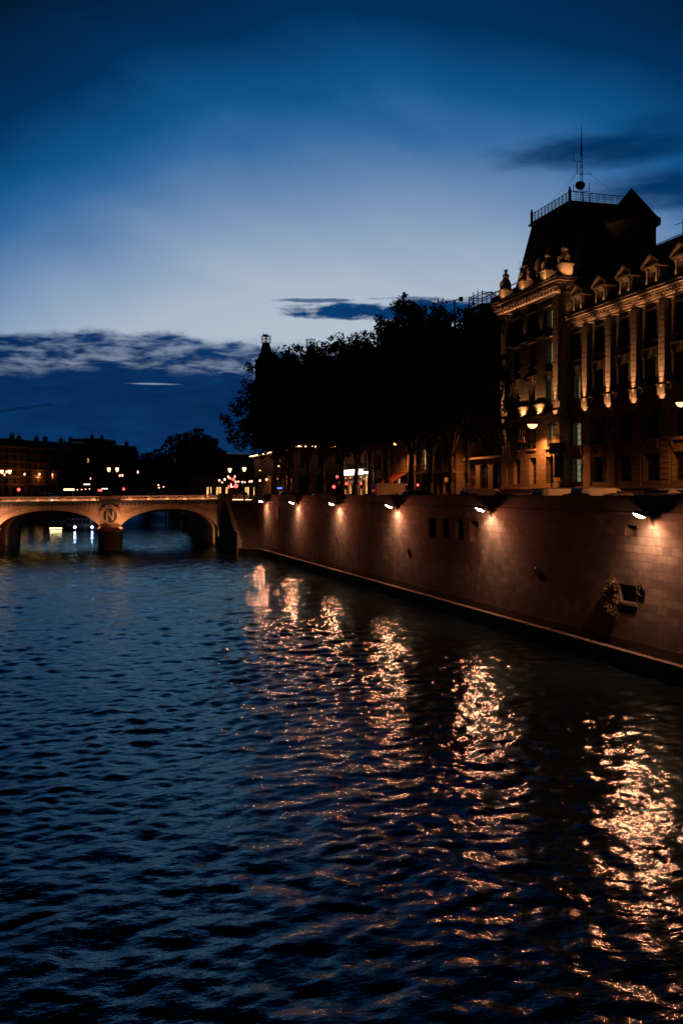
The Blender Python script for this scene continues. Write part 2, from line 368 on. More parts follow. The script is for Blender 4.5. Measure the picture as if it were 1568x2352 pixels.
# ------------------------------------------------------------------ water
def make_water():
    rng = np.random.default_rng(3)
    rs = [4.0]
    while rs[-1] < 900:
        r = rs[-1]; rs.append(r+max(0.05, min(0.32, r*r/20000.0), 0.32+(r-180)*0.012 if r > 180 else 0))
        if len(rs) > 2000: break
    rs = np.array(rs); th = np.radians(np.linspace(-60, 62, 1000))
    Rg, Tg = np.meshgrid(rs, th, indexing='ij')
    X = Rg*np.sin(Tg); Y = Rg*np.cos(Tg)
    dr = np.gradient(rs)[:, None]*np.ones_like(Tg)
    Z = np.zeros_like(X)
    K = 140
    lam = np.exp(rng.uniform(math.log(0.45), math.log(5.0), K))
    a0 = R(105)
    for k in range(K):
        ang = a0+rng.normal(0, 1.05); kk = 2*math.pi/lam[k]
        slope = 0.0215*(1.0 if lam[k] < 1.4 else (0.85 if lam[k] < 2.5 else 0.30))
        amp = slope/kk; w = np.clip((lam[k]/np.maximum(dr, 1e-3)-2.0)/2.5, 0, 1)
        ph = kk*(X*math.cos(ang)+Y*math.sin(ang))+rng.uniform(0, 6.28)
        s = np.sin(ph); Z += amp*w*(s+0.22*np.cos(2*ph))
    # gusts: patches of calmer and rougher water
    g = 0.85+0.22*np.sin(X*0.11+Y*0.05+1)*np.sin(Y*0.07-X*0.03)+0.18*np.sin(X*0.31-Y*0.12+np.sin(Y*0.09)*2)
    Z *= np.clip(g, 0.45, 1.35)*(0.72+0.28*np.clip((Y-18)/30.0, 0, 1))      # calmer in the lee of the near bridge
    nr, nc = X.shape
    co = np.stack([X, Y, Z], -1).reshape(-1, 3).astype(np.float32)
    idx = np.arange(nr*nc).reshape(nr, nc)
    q = np.stack([idx[:-1, :-1], idx[:-1, 1:], idx[1:, 1:], idx[1:, :-1]], -1).reshape(-1, 4)
    m = bpy.data.meshes.new('water'); m.vertices.add(len(co)); m.vertices.foreach_set('co', co.ravel())
    m.loops.add(q.size); m.loops.foreach_set('vertex_index', q.ravel().astype(np.int32))
    m.polygons.add(len(q)); m.polygons.foreach_set('loop_start', np.arange(0, q.size, 4, dtype=np.int32))
    m.polygons.foreach_set('loop_total', np.full(len(q), 4, dtype=np.int32)); m.polygons.foreach_set('use_smooth', np.ones(len(q), dtype=bool))
    m.update(); m.validate()
    o = bpy.data.objects.new('water', m); COL.objects.link(o); tag(o, kind='structure')
    mt, b = newmat('river_water')
    b.inputs['Base Color'].default_value = (0.003, 0.010, 0.017, 1); b.inputs['Roughness'].default_value = 0.6; b.inputs['Specular IOR Level'].default_value = 0.0
    t = N('ShaderNodeTexCoord'); mp = N('ShaderNodeMapping'); nt.links.new(t.outputs['Object'], mp.inputs[0])
    mp.inputs['Rotation'].default_value = (0, 0, R(-12)); mp.inputs['Scale'].default_value = (0.6, 1.0, 1.0)
    f1 = NOISE(mp.outputs[0], 2.6, 4, 0.62, 0.3); f2 = NOISE(mp.outputs[0], 8.0, 3, 0.6)
    h = M('ADD', f1, M('MULTIPLY', f2, 0.3))
    bp = N('ShaderNodeBump'); bp.inputs['Strength'].default_value = 1.0; bp.inputs['Distance'].default_value = 0.033
    nt.links.new(h, bp.inputs['Height']); nt.links.new(bp.outputs[0], b.inputs['Normal'])
    gl_ = N('ShaderNodeBsdfGlossy'); gl_.inputs['Color'].default_value = (0.48, 0.86, 1.0, 1); gl_.inputs['Roughness'].default_value = 0.08; nt.links.new(bp.outputs[0], gl_.inputs['Normal'])
    fr_ = N('ShaderNodeFresnel'); fr_.inputs['IOR'].default_value = 1.5; nt.links.new(bp.outputs[0], fr_.inputs['Normal'])
    mx = N('ShaderNodeMixShader'); nt.links.new(fr_.outputs[0], mx.inputs[0]); nt.links.new(b.outputs[0], mx.inputs[1]); nt.links.new(gl_.outputs[0], mx.inputs[2])
    nt.links.new(mx.outputs[0], nt.nodes['Material Output'].inputs['Surface'])
    m.materials.append(mt)
    return o
make_water()

# ------------------------------------------------------------------ ground
ROAD = 8.1; WX = 30.1
def flat(name, poly, z, mat, thick=None):
    mb = MB()
    if thick: mb.prism(poly, z-thick, z, lambda u, v, d: (u, v, d))
    else: mb.add([(x, y, z) for x, y in poly], [tuple(range(len(poly)))])
    return tag(mb.build(name, mat), kind='structure')
flat('right_bank_ground', [(30.6, -120), (3000, -120), (3000, 3000), (90, 3000), (62, 620), (36, 320), (28.6, 206), (28.6, 172), (30.6, 168)], ROAD-0.02, 'pave', 9.5)
flat('left_bank_ground', [(-3000, -120), (-46, -120), (-46, 171), (-42, 208), (-26, 300), (-6, 395), (40, 560), (70, 640), (86, 3000), (-3000, 3000)], ROAD-0.02, 'pave', 9.5)
flat('far_river_end', [(62, 620), (90, 700), (60, 700), (40, 620)], 1.0, 'quaydark', 3)
flat('road', [(38.5, -100), (47.0, -100), (47.0, 640), (38.5, 640)], ROAD-0.012, 'asphalt')
flat('pavement', [(47.2, -100), (49.8, -100), (49.8, 178), (47.2, 178)], ROAD+0.12, 'pave', 0.2)

# ------------------------------------------------------------------ quay wall
qw = thing('quay_wall', (WX, 80, 0), 'long lamp-lit stone river wall with dark parapet and narrow ledge at the waterline', 'wall')
WY0, WY1 = 2.0, 153.5
slots = []
for px in (992, 1021.6, 1054, 1088):
    p = onX(px, 1200, WX); slots.append((p.y-0.85, p.y+0.85, 5.85, 7.45, 0))
sqh = onX(1448, 1220, WX); lowh = onX(1441, 1363, WX)
holes = slots+[(sqh.y-0.6, sqh.y+0.6, 7.15, 7.78, 0), (lowh.y-0.85, lowh.y+0.85, 3.5, 4.45, 0)]
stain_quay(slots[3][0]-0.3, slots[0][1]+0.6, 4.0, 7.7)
w = MB(); facade(w, (WX, 0), (0, 1), (1, 0), WY0, WY1, 1.0, 8.35, holes, 0.75)
w.quad((WX, WY1, 1), (WX+3, WY1, 1), (WX+3, WY1, 8.35), (WX, WY1, 8.35))
w.build('wall_face', 'quay', qw, True)
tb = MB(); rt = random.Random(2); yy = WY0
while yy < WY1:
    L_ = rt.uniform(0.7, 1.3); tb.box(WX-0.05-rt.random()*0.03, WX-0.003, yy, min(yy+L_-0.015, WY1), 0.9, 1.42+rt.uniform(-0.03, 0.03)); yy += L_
tb.build('wet_shaded_footing', 'wet_shade', qw, True)  # wet band, darkened further as lamp light fades down the wall
nb = MB()
for h in holes: nb = MB(); nb.quad((WX+0.75, h[0]-.05, h[2]-.05), (WX+0.75, h[1]+.05, h[2]-.05), (WX+0.75, h[1]+.05, h[3]+.05), (WX+0.75, h[0]-.05, h[3]+.05)); nb.build('opening_back', 'quaydark', qw, True)
MB().box(WX-0.16, WX+0.6, WY0, WY1+0.3, 8.352, 8.52).build('string_course', 'quaydark', qw, True, bevel=0.03)
MB().box(WX+0.02, WX+0.5, WY0, WY1+0.2, 8.522, 9.22).build('parapet', 'quaydark', qw, True)
MB().box(WX-0.05, WX+0.57, WY0, WY1+0.25, 9.222, 9.4).build('parapet_coping', 'quaydark', qw, True, bevel=0.03)
kx = onF(558, 1257, 156)   # ledge kink in front of the stair
lg = MB(); poly = [(29.1, WY0), (WX+0.3, WY0), (WX+0.3, 157), (26.4, 157), (26.4, 154.6), (29.1, 151.5)]
lg.prism(poly, -1.5, 0.86, lambda u, v, d: (u, v, d)); lg.build('ledge', 'quaydark', qw, True)
cp = MB(); poly = [(29.02, WY0), (29.42, WY0), (29.42, 151.9), (26.7, 155.0), (26.3, 154.7), (29.02, 151.3)]
cp.prism(poly, 0.862, 1.04, lambda u, v, d: (u, v, d)); cp.build('ledge_coping', 'quaydark', qw, True, bevel=0.02)
for px, py in ((614, 1206), (658, 1214), (772, 1237), (938, 1266), (1233, 1314), (1471, 1357)):
    p = onX(px, py, WX-0.06); t = MB()
    rr = 0.26 if px != 1471 else 0.32
    pts = [(p.x-0.03*math.sin(k), p.y+rr*math.cos(k), p.z+rr*math.sin(k)) for k in np.linspace(0, 2*math.pi, 15)]
    t.tube(pts, 0.045, 6); t.cyl((WX, p.y, p.z+rr), (WX-0.12, p.y, p.z+rr), 0.07)
    t.build('mooring_ring', 'iron', qw, True)
dp = onX(1009/1.0*0+606, 1180, WX-0.08)
MB().tube([(WX-0.07, dp.y, 8.3), (WX-0.07, dp.y, 4.6)], 0.05).build('drain_pipe', 'iron', qw, True)
p = onX(636, 1178, WX-0.1); MB().box(WX-0.14, WX-0.003, p.y-0.2, p.y+0.2, p.z-0.9, p.z+0.9).build('gauge_board', 'white', qw, True)
sb = MB()
for h in holes[-1:]: sb.box(WX-0.1, WX-0.003, h[0]-0.1, h[1]+0.1, h[2]-0.16, h[2]-0.02)
sb.build('opening_sill', 'quaydark', qw, True)

# weeds hanging beside the low opening
def leafcloud(mb, c, n, rad, size, rnd, squash=(1,1,1)):
    for _ in range(n):
        d = Vector((rnd.gauss(0,1), rnd.gauss(0,1), rnd.gauss(0,1))).normalized()*rnd.random()**0.45
        p = Vector((c[0]+d.x*rad*squash[0], c[1]+d.y*rad*squash[1], c[2]+d.z*rad*squash[2]))
        a = Vector((rnd.gauss(0,1), rnd.gauss(0,1), rnd.gauss(0,1))).normalized(); b = a.orthogonal().normalized()
        s = size*(0.6+0.8*rnd.random())
        mb.add([p-a*s*0.6, p+b*s*0.4, p+a*s*0.6, p-b*s*0.4], [(0,1,2,3)])
rnd = random.Random(5)
y0 = holes[-1][1]+0.1
iv = MB(); st = MB()
for k in range(26):
    q = (WX-0.18-0.2*rnd.random(), y0-0.3+1.15*rnd.random(), 4.75-rnd.random()*1.9)
    leafcloud(iv, q, 36, 0.28, 0.11, rnd)
    st.tube([(WX, y0+0.3, 4.5), (WX-0.2, (y0+0.3+q[1])/2, q[2]+0.25), q], 0.012, 4)
ivt = thing('wall_shrub', (WX, y0+0.3, 4.6), 'dark leafy shrub hanging from the river wall beside the low square opening', 'shrub')
iv.build('foliage', 'ivy', ivt, True); st.build('stems', 'bark', ivt, True)

# wall lamps
def make_wall_lamp():
    root = thing('wall_lamp', (WX, 0, 0), '', 'wall lamp', 'lamps along the river wall')
    MB().box(-0.07, -0.01, -0.09, 0.09, -0.32, 0.18).build('bracket_plate', 'iron', root, bevel=0.01)
    a = MB(); a.tube([(-0.05, 0, 0.12), (-0.22, -0.03, 0.42), (-0.45, -0.06, 0.50), (-0.72, -0.1, 0.40)], 0.035); a.tube([(-0.05, 0, -0.22), (-0.2, -0.02, 0.06), (-0.34, -0.05, 0.44)], 0.02)
    a.build('arm', 'iron', root)
    h = MB(); prof = [(0.385, -0.035), (0.40, 0.02), (0.30, 0.14), (0.12, 0.20), (0.02, 0.21)]
    h.lathe(prof, (-0.92, -0.12, 0.26), 16, 1.0, 0.62); h.build('housing', 'steel', root, smooth=True)
    g = MB(); prof = [(0.02, -0.115), (0.17, -0.10), (0.29, -0.06), (0.365, -0.01), (0.27, 0.03)]
    g.lathe(prof, (-0.92, -0.12, 0.25), 16, 1.0, 0.62); g.build('lamp_bowl', 'bowl', root, smooth=True)
    for ch in root.children:                     # the whole head is tilted out over the river
        if ch.name.startswith(('housing', 'lamp_bowl')):
            a = R(21); cx, cz = -0.92, 0.28
            for v in ch.data.vertices:
                x, z = v.co.x-cx, v.co.z-cz; v.co.x = cx+x*math.cos(a)-z*math.sin(a)*-1; v.co.z = cz-x*math.sin(a)+z*math.cos(a)
    light('SPOT', 'lamp_light', (-0.80, -0.1, 0.0), (1.0, 0.36, 0.19), 1100, root, 0.10, (0.25, 0, -1), 140, 0.55, world=False)
    return root
wl = make_wall_lamp()
names = ['nearest wall lamp, right of the small square opening high in the river wall', 'second nearest wall lamp, just right of the four tall openings in the river wall',
         'wall lamp left of the four tall openings, below the big white panel van', 'wall lamp below the glowing white cafe sign and dark tree trunks',
         'wall lamp second from the river stair beside the bridge', 'farthest wall lamp, the one closest to the river stair beside the bridge']
for i, (px, py) in enumerate(((1468, 1186), (1103, 1173), (893, 1167), (762, 1161), (670, 1156), (599, 1152))):
    p = onX(px, py, 29.2); loc = (WX, p.y+0.12, 8.12)
    if i == 0: wl.location = loc; wl['label'] = names[0]
    else: dup(wl, loc, 0, names[i])

# river stair beside the bridge
stt = thing('river_stair', (28.2, 160, 0), 'steep stone stair going down from the bridge end to the river ledge', 'stair')
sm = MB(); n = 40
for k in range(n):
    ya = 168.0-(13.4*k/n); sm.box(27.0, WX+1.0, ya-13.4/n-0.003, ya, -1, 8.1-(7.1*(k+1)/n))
sm.build('steps', 'wet_shade', stt, True)  # shade of the stair recess is put into the step colour
sw = MB(); n = 11
for k in range(n):
    ya = 168.0-(13.0*k/n); sw.box(26.3, 26.98, ya-13.0/n, ya, -1.5, 8.5-(6.6*(k+1)/n)+0.35)
sw.build('stepped_side_wall', 'coolstone', stt, True)
MB().box(WX+1.0, WX+1.6, 153.6, 171, -1, 9.3).build('inner_wall', 'quaydark', stt, True)
MB().box(26.1, 26.28, 154.5, 171.2, -1.5, 3.6).build('outer_wall', 'coolstone', stt, True)
ST = ST

# ------------------------------------------------------------------ bridge
P0 = onF(389, 1134, 170)
br = thing('arched_stone_bridge', (P0.x, P0.y, 0), 'low stone bridge of wide arches with a lit balustrade and a carved letter N', 'bridge', rz=R(-3.4))
SP = 19.7; HS = 8.4; ZS = 2.9; ZC = 6.97; BW = 34.0
def shear(mb):
    mb.v = [(x, y, z+0.0106*x*max(0, min(1, (z-5)/2))) for x, y, z in mb.v]; return mb
cents = [0, -SP, -2*SP]
def arc(c, n=28, hs=HS, rise=ZC-ZS, z0=ZS):
    return [(c-hs*math.cos(math.pi*k/n), z0+rise*math.sin(math.pi*k/n)) for k in range(n+1)]
for v0 in (0.0, BW):
    mb = MB()
    for c in cents:
        pts = arc(c)
        for k in range(len(pts)-1):
            (a, za), (b, zb) = pts[k], pts[k+1]; mb.quad((a, v0, za), (b, v0, zb), (b, v0, 8.0), (a, v0, 8.0))
    edges = [(-2*SP-HS-14, -2*SP-HS), (-2*SP+HS, -SP-HS), (-SP+HS, -HS), (HS, HS+3.5)]
    for a, b in edges: mb.quad((a, v0, -2), (b, v0, -2), (b, v0, 8.0), (a, v0, 8.0))
    shear(mb).build('spandrel_wall', 'bridge', br)
mb = MB()
for c in cents:
    pts = [(c-HS, -2)]+arc(c)+[(c+HS, -2)]
    for k in range(len(pts)-1):
        (a, za), (b, zb) = pts[k], pts[k+1]; mb.quad((a, 0, za), (b, 0, zb), (b, BW, zb), (a, BW, za))
shear(mb).build('arch_vault', 'bridge', br)
for v0, s in ((0.0, -1), (BW, 1)):
    for c in cents:
        mb = MB(); nv = 37
        for k in range(nv):
            t0 = math.pi*(k+0.06)/nv; t1 = math.pi*(k+0.94)/nv
            d = 0.92
            q = [(c-HS*math.cos(t0), ZS+(ZC-ZS)*math.sin(t0)), (c-HS*math.cos(t1), ZS+(ZC-ZS)*math.sin(t1)),
                 (c-(HS+d)*math.cos(t1), ZS+(ZC-ZS+d)*math.sin(t1)), (c-(HS+d)*math.cos(t0), ZS+(ZC-ZS+d)*math.sin(t0))]
            pr = 0.10 if k != nv//2 else 0.2
            mb.prism(q, v0+s*pr, v0-s*0.12 if s > 0 else v0+0.12, lambda u, z, dd: (u, dd, z))
        shear(mb).build('arch_ring', 'bridge2', br)
shear(MB().box(-2*SP-HS-14, HS+3.4, -0.35, BW+0.35, 8.002, 8.2)).build('deck', 'asphalt', br)
mb = MB()
for v0, s in ((-0.36, -1), (BW+0.36, 1)):
    mb.box(-2*SP-HS-14, HS+3.4, min(v0, v0+s*0.3), max(v0, v0+s*0.3), 8.18, 8.46); mb.box(-2*SP-HS-14, HS+3.4, min(v0+s*0.01, v0+s*0.14), max(v0+s*0.01, v0+s*0.14), 8.03, 8.178)
for k in range(110):
    u = -2*SP-HS-13.8+k*0.68
    if u > HS+3: break
    mb.box(u, u+0.3, -0.42, -0.004, 7.70, 8.0); 
shear(mb).build('cornice', 'quaydark', br)
piers = [-SP/2, -SP*1.5]
for v0, s in ((-0.22, -1), (BW+0.22, 1)):
    a = MB(); b = MB(); p = MB()
    a.box(-2*SP-HS-14, HS+3.2, v0-0.17, v0+0.17, 9.10, 9.27); a.box(-2*SP-HS-14, HS+3.2, v0-0.15, v0+0.15, 8.462, 8.58)
    u = -2*SP-HS-13.0; k = 0
    while u < HS+3:
        near = [q for q in piers if abs(u-q) < 2.2]
        if not near: p = MB(); p.box(u-0.27, u+0.27, v0-0.19, v0+0.19, 8.462, 9.275); shear(p).build('pedestal', 'bridge2', br)
        b = MB()
        for j in range(8):
            uu = u+0.27+(3.02-0.54)*(j+0.5)/8
            if any(abs(uu-q) < 1.7 for q in piers) or uu > HS+3: continue
            b.lathe([(0.05, 8.58), (0.11, 8.68), (0.10, 8.78), (0.045, 8.92), (0.06, 9.02), (0.08, 9.10)], (uu, v0, 0), 6)
        if b.v: shear(b).build('baluster_bay', 'bridge2', br, smooth=True)
        u += 3.02
    for q in piers: p = MB(); p.box(q-1.5, q+1.5, v0-0.21+s*0.15, v0+0.21+s*0.15, 8.464, 9.285); shear(p).build('pedestal', 'bridge2', br)
    shear(a).build('rail', 'bridge2', br)
# light strip lying on the cornice behind a stone lip
shear(MB().box(-40, -11.6, -0.585, -0.54, 8.462, 8.495)).build('light_strip', 'bstrip', br)
shear(MB().box(-8.1, HS+2.4, -0.585, -0.54, 8.462, 8.495)).build('light_strip', 'bstrip', br)
shear(MB().box(-2*SP-HS-14, HS+3.4, -0.655, -0.60, 8.462, 8.55)).build('cornice_lip', 'quaydark', br)
for q in piers+[HS+3.6]:
    a = MB(); n = 12
    if q < 5:
        for yb, s in ((0, -1), (BW, 1)):
            pts = [(q+1.95*math.cos(math.pi*k/n), yb+s*2.3*math.sin(math.pi*k/n)) for k in range(n+1)]
            a = MB(); a.prism(pts, -2, 3.3, lambda u, v, d: (u, v, d)); a.build('pier_cutwater', 'coolstone', br)
        c = MB()
        for r0, z0, z1 in ((2.2, 3.302, 3.6), (2.35, 3.602, 3.85)):
            c.prism([(q+r0*math.cos(math.pi*k/n), -r0*1.17*math.sin(math.pi*k/n)) for k in range(n+1)], z0, z1, lambda u, v, d: (u, v, d))
        c.frus((q-2.0, q+2.0, -2.2, -0.05), (q-0.9, q+0.9, -0.5, -0.05), 3.852, 4.5); c.build('pier_cap', 'bridge2', br)
for q in piers:
    a = MB(); zc = 6.0-0.1; rr = 1.45
    for k in range(44):      # laurel wreath of overlapping leaves
        t = 2*math.pi*k/44; 
        if abs(t-math.pi/2) < 0.12: continue
        for dr in (-0.16, 0.14):
            cx = q+(rr+dr)*math.cos(t); cz = zc+(rr+dr)*1.08*math.sin(t)
            a.ball((cx, -0.22, cz), 0.20, 6, 4, (1, 1.3, 1))
    for k in range(7): a.ball((q-0.6+0.2*k, -0.2, zc-rr*1.1-0.25-0.12*abs(3-k)*(-1)), 0.2, 6, 4)
    a.build('wreath', 'bridge2', br, smooth=True)
    m = MB(); f = lambda u, z, d: (q+u, d, zc+z)
    for u0 in (-0.66, 0.34): m.prism([(u0, -0.8), (u0+0.32, -0.8), (u0+0.32, 0.8), (u0, 0.8)], -0.42, -0.005, f)
    m.prism([(-0.34, 0.8), (-0.70, 0.8), (0.34, -0.8), (0.70, -0.8)], -0.40, -0.006, f)
    for u0, z0 in ((-0.49, 0.82), (-0.49, -0.92), (0.49, 0.82), (0.49, -0.92)): m.prism([(u0-0.25, z0), (u0+0.25, z0), (u0+0.25, z0+0.1), (u0-0.25, z0+0.1)], -0.25, -0.004, f)
    m.build('letter_n', 'bridge2', br)
    MB().lathe([(1.2, 0), (1.2, 0.1)], (0, 0, 0), 24).build('medallion', 'quay', br, loc=(q, -0.002, zc)).rotation_euler = (R(90), 0, 0)
for (u, v, z, aim, pw, ang) in ((-SP/2+1.6, -2.9, 3.9, (2.2, 2.6, 1.9), 900, 120), (-SP/2-1.6, -2.9, 3.9, (-2.4, 2.6, 1.9), 420, 115), (-SP/2+1.3, -3.0, 3.95, (-1.2, 2.9, 2.1), 420, 75), (-SP*1.5+1.8, -2.7, 3.9, (1.2, 2.4, 2.0), 1300, 120), (HS-0.4, -2.6, 2.2, (-1.6, 2.6, 3), 260, 120)):
    MB().box(u-0.15, u+0.15, v-0.12, v+0.12, z-0.35, z-0.12).build('floodlight', 'iron', br)
    light('SPOT', 'bridge_floodlight', (u, v, z), (1.0, 0.38, 0.18), pw*1.4, br, 0.12, aim, ang, 0.8, world=False)
light('SPOT', 'vault_light', (HS-2.2, 9, 0.6), (1.0, 0.5, 0.12), 420, br, 0.15, (1, 0.3, 0.9), 110, 0.9, world=False)
light('SPOT', 'vault_light', (-SP-HS+2.5, 14, 0.6), (1.0, 0.5, 0.14), 90, br, 0.15, (-1, 0.2, 0.8), 120, 0.9, world=False)
# abutment pier between the bridge and the stair
ab = thing('bridge_abutment', (27, 170, 0), 'dark square stone abutment where the bridge meets the river stair', 'abutment')
MB().box(25.4, 29.6, 168.3, 173, -2, 8.2).build('shaft', 'coolstone', ab, True)
MB().box(25.2, 29.8, 168.1, 173, 8.202, 8.5).build('cap', 'quaydark', ab, True)
MB().box(25.5, 27.6, 168.4, 170.6, 8.502, 9.6).build('pedestal', 'quaydark', ab, True)
m = MB()
for z0, z1 in ((9.2, 9.32), (8.502, 8.6)): m.box(27.602, WX+1.2, 168.5, 168.8, z0, z1)
for k in range(9): m.lathe([(0.05, 8.6), (0.11, 8.75), (0.05, 8.98), (0.08, 9.2)], (27.85+0.32*k, 168.65, 0), 6)
m.build('balustrade', 'bridge2', ab, True)
MB().box(27.7, 30.9, 168.36, 168.40, 8.502, 8.54).build('light_strip', 'strip', ab, True)

# ------------------------------------------------------------------ palace
PX = 50.0; MX = 51.2; TY0, TY1 = 94.1, 108.3
pal = thing('stone_palace', (PX, 88, ROAD), 'tall floodlit stone palace with corner pavilion, steep slate roof and rows of dormers', 'building')
# --- pavilion
tw = MB(); TB = [(96.6, 1.45), (100.6, 1.45), (104.6, 1.45)]
hs = []; wins = []
for cy, w0 in TB:
    for (za, zb, rise, ww) in ((10.6, 13.5, 0, 1.7), (14.5, 17.1, 0, 1.35), (19.5, 22.0, 0.45, 1.35), (23.5, 25.9, 0, 1.35), (27.3, 29.3, 0, 1.3)):
        hs.append((cy-ww/2, cy+ww/2, za, zb, rise)); wins.append((cy, ww, za, zb, rise))
facade(tw, (PX, 0), (0, 1), (1, 0), TY0, TY1, ROAD, 30.6, hs, 0.55)
for y in (TY0, TY1): tw.quad((PX, y, ROAD), (PX+16, y, ROAD), (PX+16, y, 30.6), (PX, y, 30.6))
tw.quad((PX+16, TY0, ROAD), (PX+16, TY1, ROAD), (PX+16, TY1, 30.6), (PX+16, TY0, 30.6))
tw.build('pavilion_wall', 'palace', pal, True)
for cy, ww, za, zb, rise in wins:
    lit = 'litwin' if (abs(cy-96.6) < .1 and za > 14) else None
    window(pal, (PX+0.5, cy, za), (1, 0), ww, zb-za, lit, bars=3)
def quoin(mb, x, yc, w, z0, z1, proud=0.16, bh=0.5, gap=0.07, jog=False):
    z = z0; k = 0
    while z < z1-0.1:
        ww = w+(0.28 if (jog and k % 2) else 0)
        mb.box(x-proud, x-0.004, yc-ww/2, yc+ww/2, z, min(z+bh-gap, z1)); z += bh; k += 1
    mb.box(x-proud+0.09, x-0.006, yc-w/2+0.02, yc+w/2-0.02, z0, z1)
q = MB()
for yc in (TY0+0.62, TY1-0.62):
    q = MB(); quoin(q, PX, yc, 1.1, 19.38, 30.3, 0.36); q.build('quoin_strip', 'palace2', pal, True); q = MB(); quoin(q, PX, yc, 1.1, 10.3, 17.6, jog=True); q.build('quoin_strip', 'palace2', pal, True)
b = MB()
b.box(PX-0.3, PX-0.003, TY0-0.1, TY1+0.1, ROAD, 10.05); b.box(PX-0.42, PX-0.003, TY0-0.2, TY1+0.2, 10.052, 10.25)
b.box(PX-0.35, PX-0.004, TY0-0.15, TY1+0.15, 17.9, 18.3); b.box(PX-0.16, PX-0.005, TY0, TY1, 18.302, 19.15); b.box(PX-0.30, PX-0.004, TY0-0.1, TY1+0.1, 19.152, 19.3)
b.box(PX-0.2, PX-0.006, TY0+1.3, TY1-1.3, 26.5, 26.65)
for cy, _ in TB:
    for zc, rise in ((22.45, .25), (26.2, 0), (29.5, 0)):
        b.box(PX-0.34, PX-0.007, cy-1.0, cy+1.0, zc, zc+0.16)
        if zc < 26:
            b.prism([(cy-0.25, zc-0.4), (cy+0.25, zc-0.4), (cy+0.32, zc-0.01), (cy-0.32, zc-0.01)], PX-0.26, PX-0.008, lambda u, z, d: (d, u, z))
            for s in (-1, 1): b.box(PX-0.28, PX-0.007, cy+s*0.9-0.11, cy+s*0.9+0.11, zc-0.6, zc-0.002)
    for za, zb in ((14.3, 14.48), (23.3, 23.48), (27.1, 27.28)): b.box(PX-0.25, PX-0.007, cy-0.95, cy+0.95, za, zb)
    b.box(PX-0.1, PX-0.009, cy-0.92, cy-0.74, 19.5, 22.2); b.box(PX-0.1, PX-0.009, cy+0.74, cy+0.92, 19.5, 22.2)
b.build('string_courses', 'palace2', pal, True)
ring = MB()
def ringbox(mb, o, z0, z1, y0=TY0, y1=TY1, x=PX, back=16): mb.box(x-o, x+back, y0-o, y1+o, z0, z1)
ringbox(ring, 0.2, 30.602, 30.75); ringbox(ring, 0.1, 30.752, 31.45); ringbox(ring, 0.75, 31.452, 31.65); ringbox(ring, 1.15, 31.652, 31.9); ringbox(ring, 1.3, 31.902, 32.1)
ring.build('pavilion_cornice', 'palace2', pal, True)
md = MB(); y = TY0-0.5
while y < TY1+0.6:
    md.box(PX-0.95, PX-0.102, y, y+0.34, 31.1, 31.448); md.box(PX-0.55, PX-0.2-0.003, y+0.02, y+0.32, 30.756, 31.098); y += 0.72
md.build('modillions', 'palace2', pal, True); md = MB()
x = PX+0.4
while x < PX+12: md.box(x, x+0.34, TY0-0.95, TY0-0.102, 31.1, 31.448); x += 0.72
md.build('modillions', 'palace2', pal, True)
MB().box(PX-0.40, PX-0.33, TY0+0.1, TY1-0.1, 30.5, 30.54).build('cornice_light_strip', 'strip', pal, True)
s2 = MB(); s2.box(PX-0.44, PX-0.002, TY0, TY1, 30.40, 30.497); s2.box(PX-0.44, PX-0.405, TY0, TY1, 30.498, 30.58); s2.build('light_ledge', 'palace2', pal, True)
# blocking course and pedestals
MB().box(PX+0.3, PX+15, TY0+0.3, TY1-0.3, 32.102, 32.5).build('blocking_course', 'palace2', pal, True)
pedY = [(PX+0.1, TY0-0.2, 0.9), (PX+0.1, 96.4, 0.75), (PX+0.1, 102.8, 0.75), (PX+0.1, 109.2, 0.7)]
pd = MB(); fx = MB()
peds = [(50.6, 94.4), (50.3, 97.6), (50.3, 103.0), (50.3, 108.2)]
for (x, y) in peds:
    pd = MB(); pd.box(x-0.75, x+0.75, y-0.75, y+0.75, 32.104, 32.3); pd.box(x-0.62, x+0.62, y-0.62, y+0.62, 32.302, 33.4); pd.box(x-0.72, x+0.72, y-0.72, y+0.72, 33.402, 33.6); pd.build('statue_pedestal', 'palace2', pal, True)
for (x, y) in peds: 
    light('SPOT', 'statue_uplight', (x-1.2, y-0.9, 32.25), (1, 0.42, 0.16), (200 if y > 95 else 150), pal, 0.05, (0.65, 0.4, 1.3), (100 if y > 95 else 75), 0.9)
    light('SPOT', 'statue_uplight', (x+0.1, y-1.5, 32.25), (1, 0.42, 0.16), 170, pal, 0.05, (-0.1, 0.9, 1.3), 110, 0.8)
    [MB().box(a_, a_+0.2, b_, b_+0.2, 32.105, 32.2).build('uplight_fixture', 'iron', pal, True) for a_, b_ in ((x-1.3, y-1.0), (x, y-1.6))]
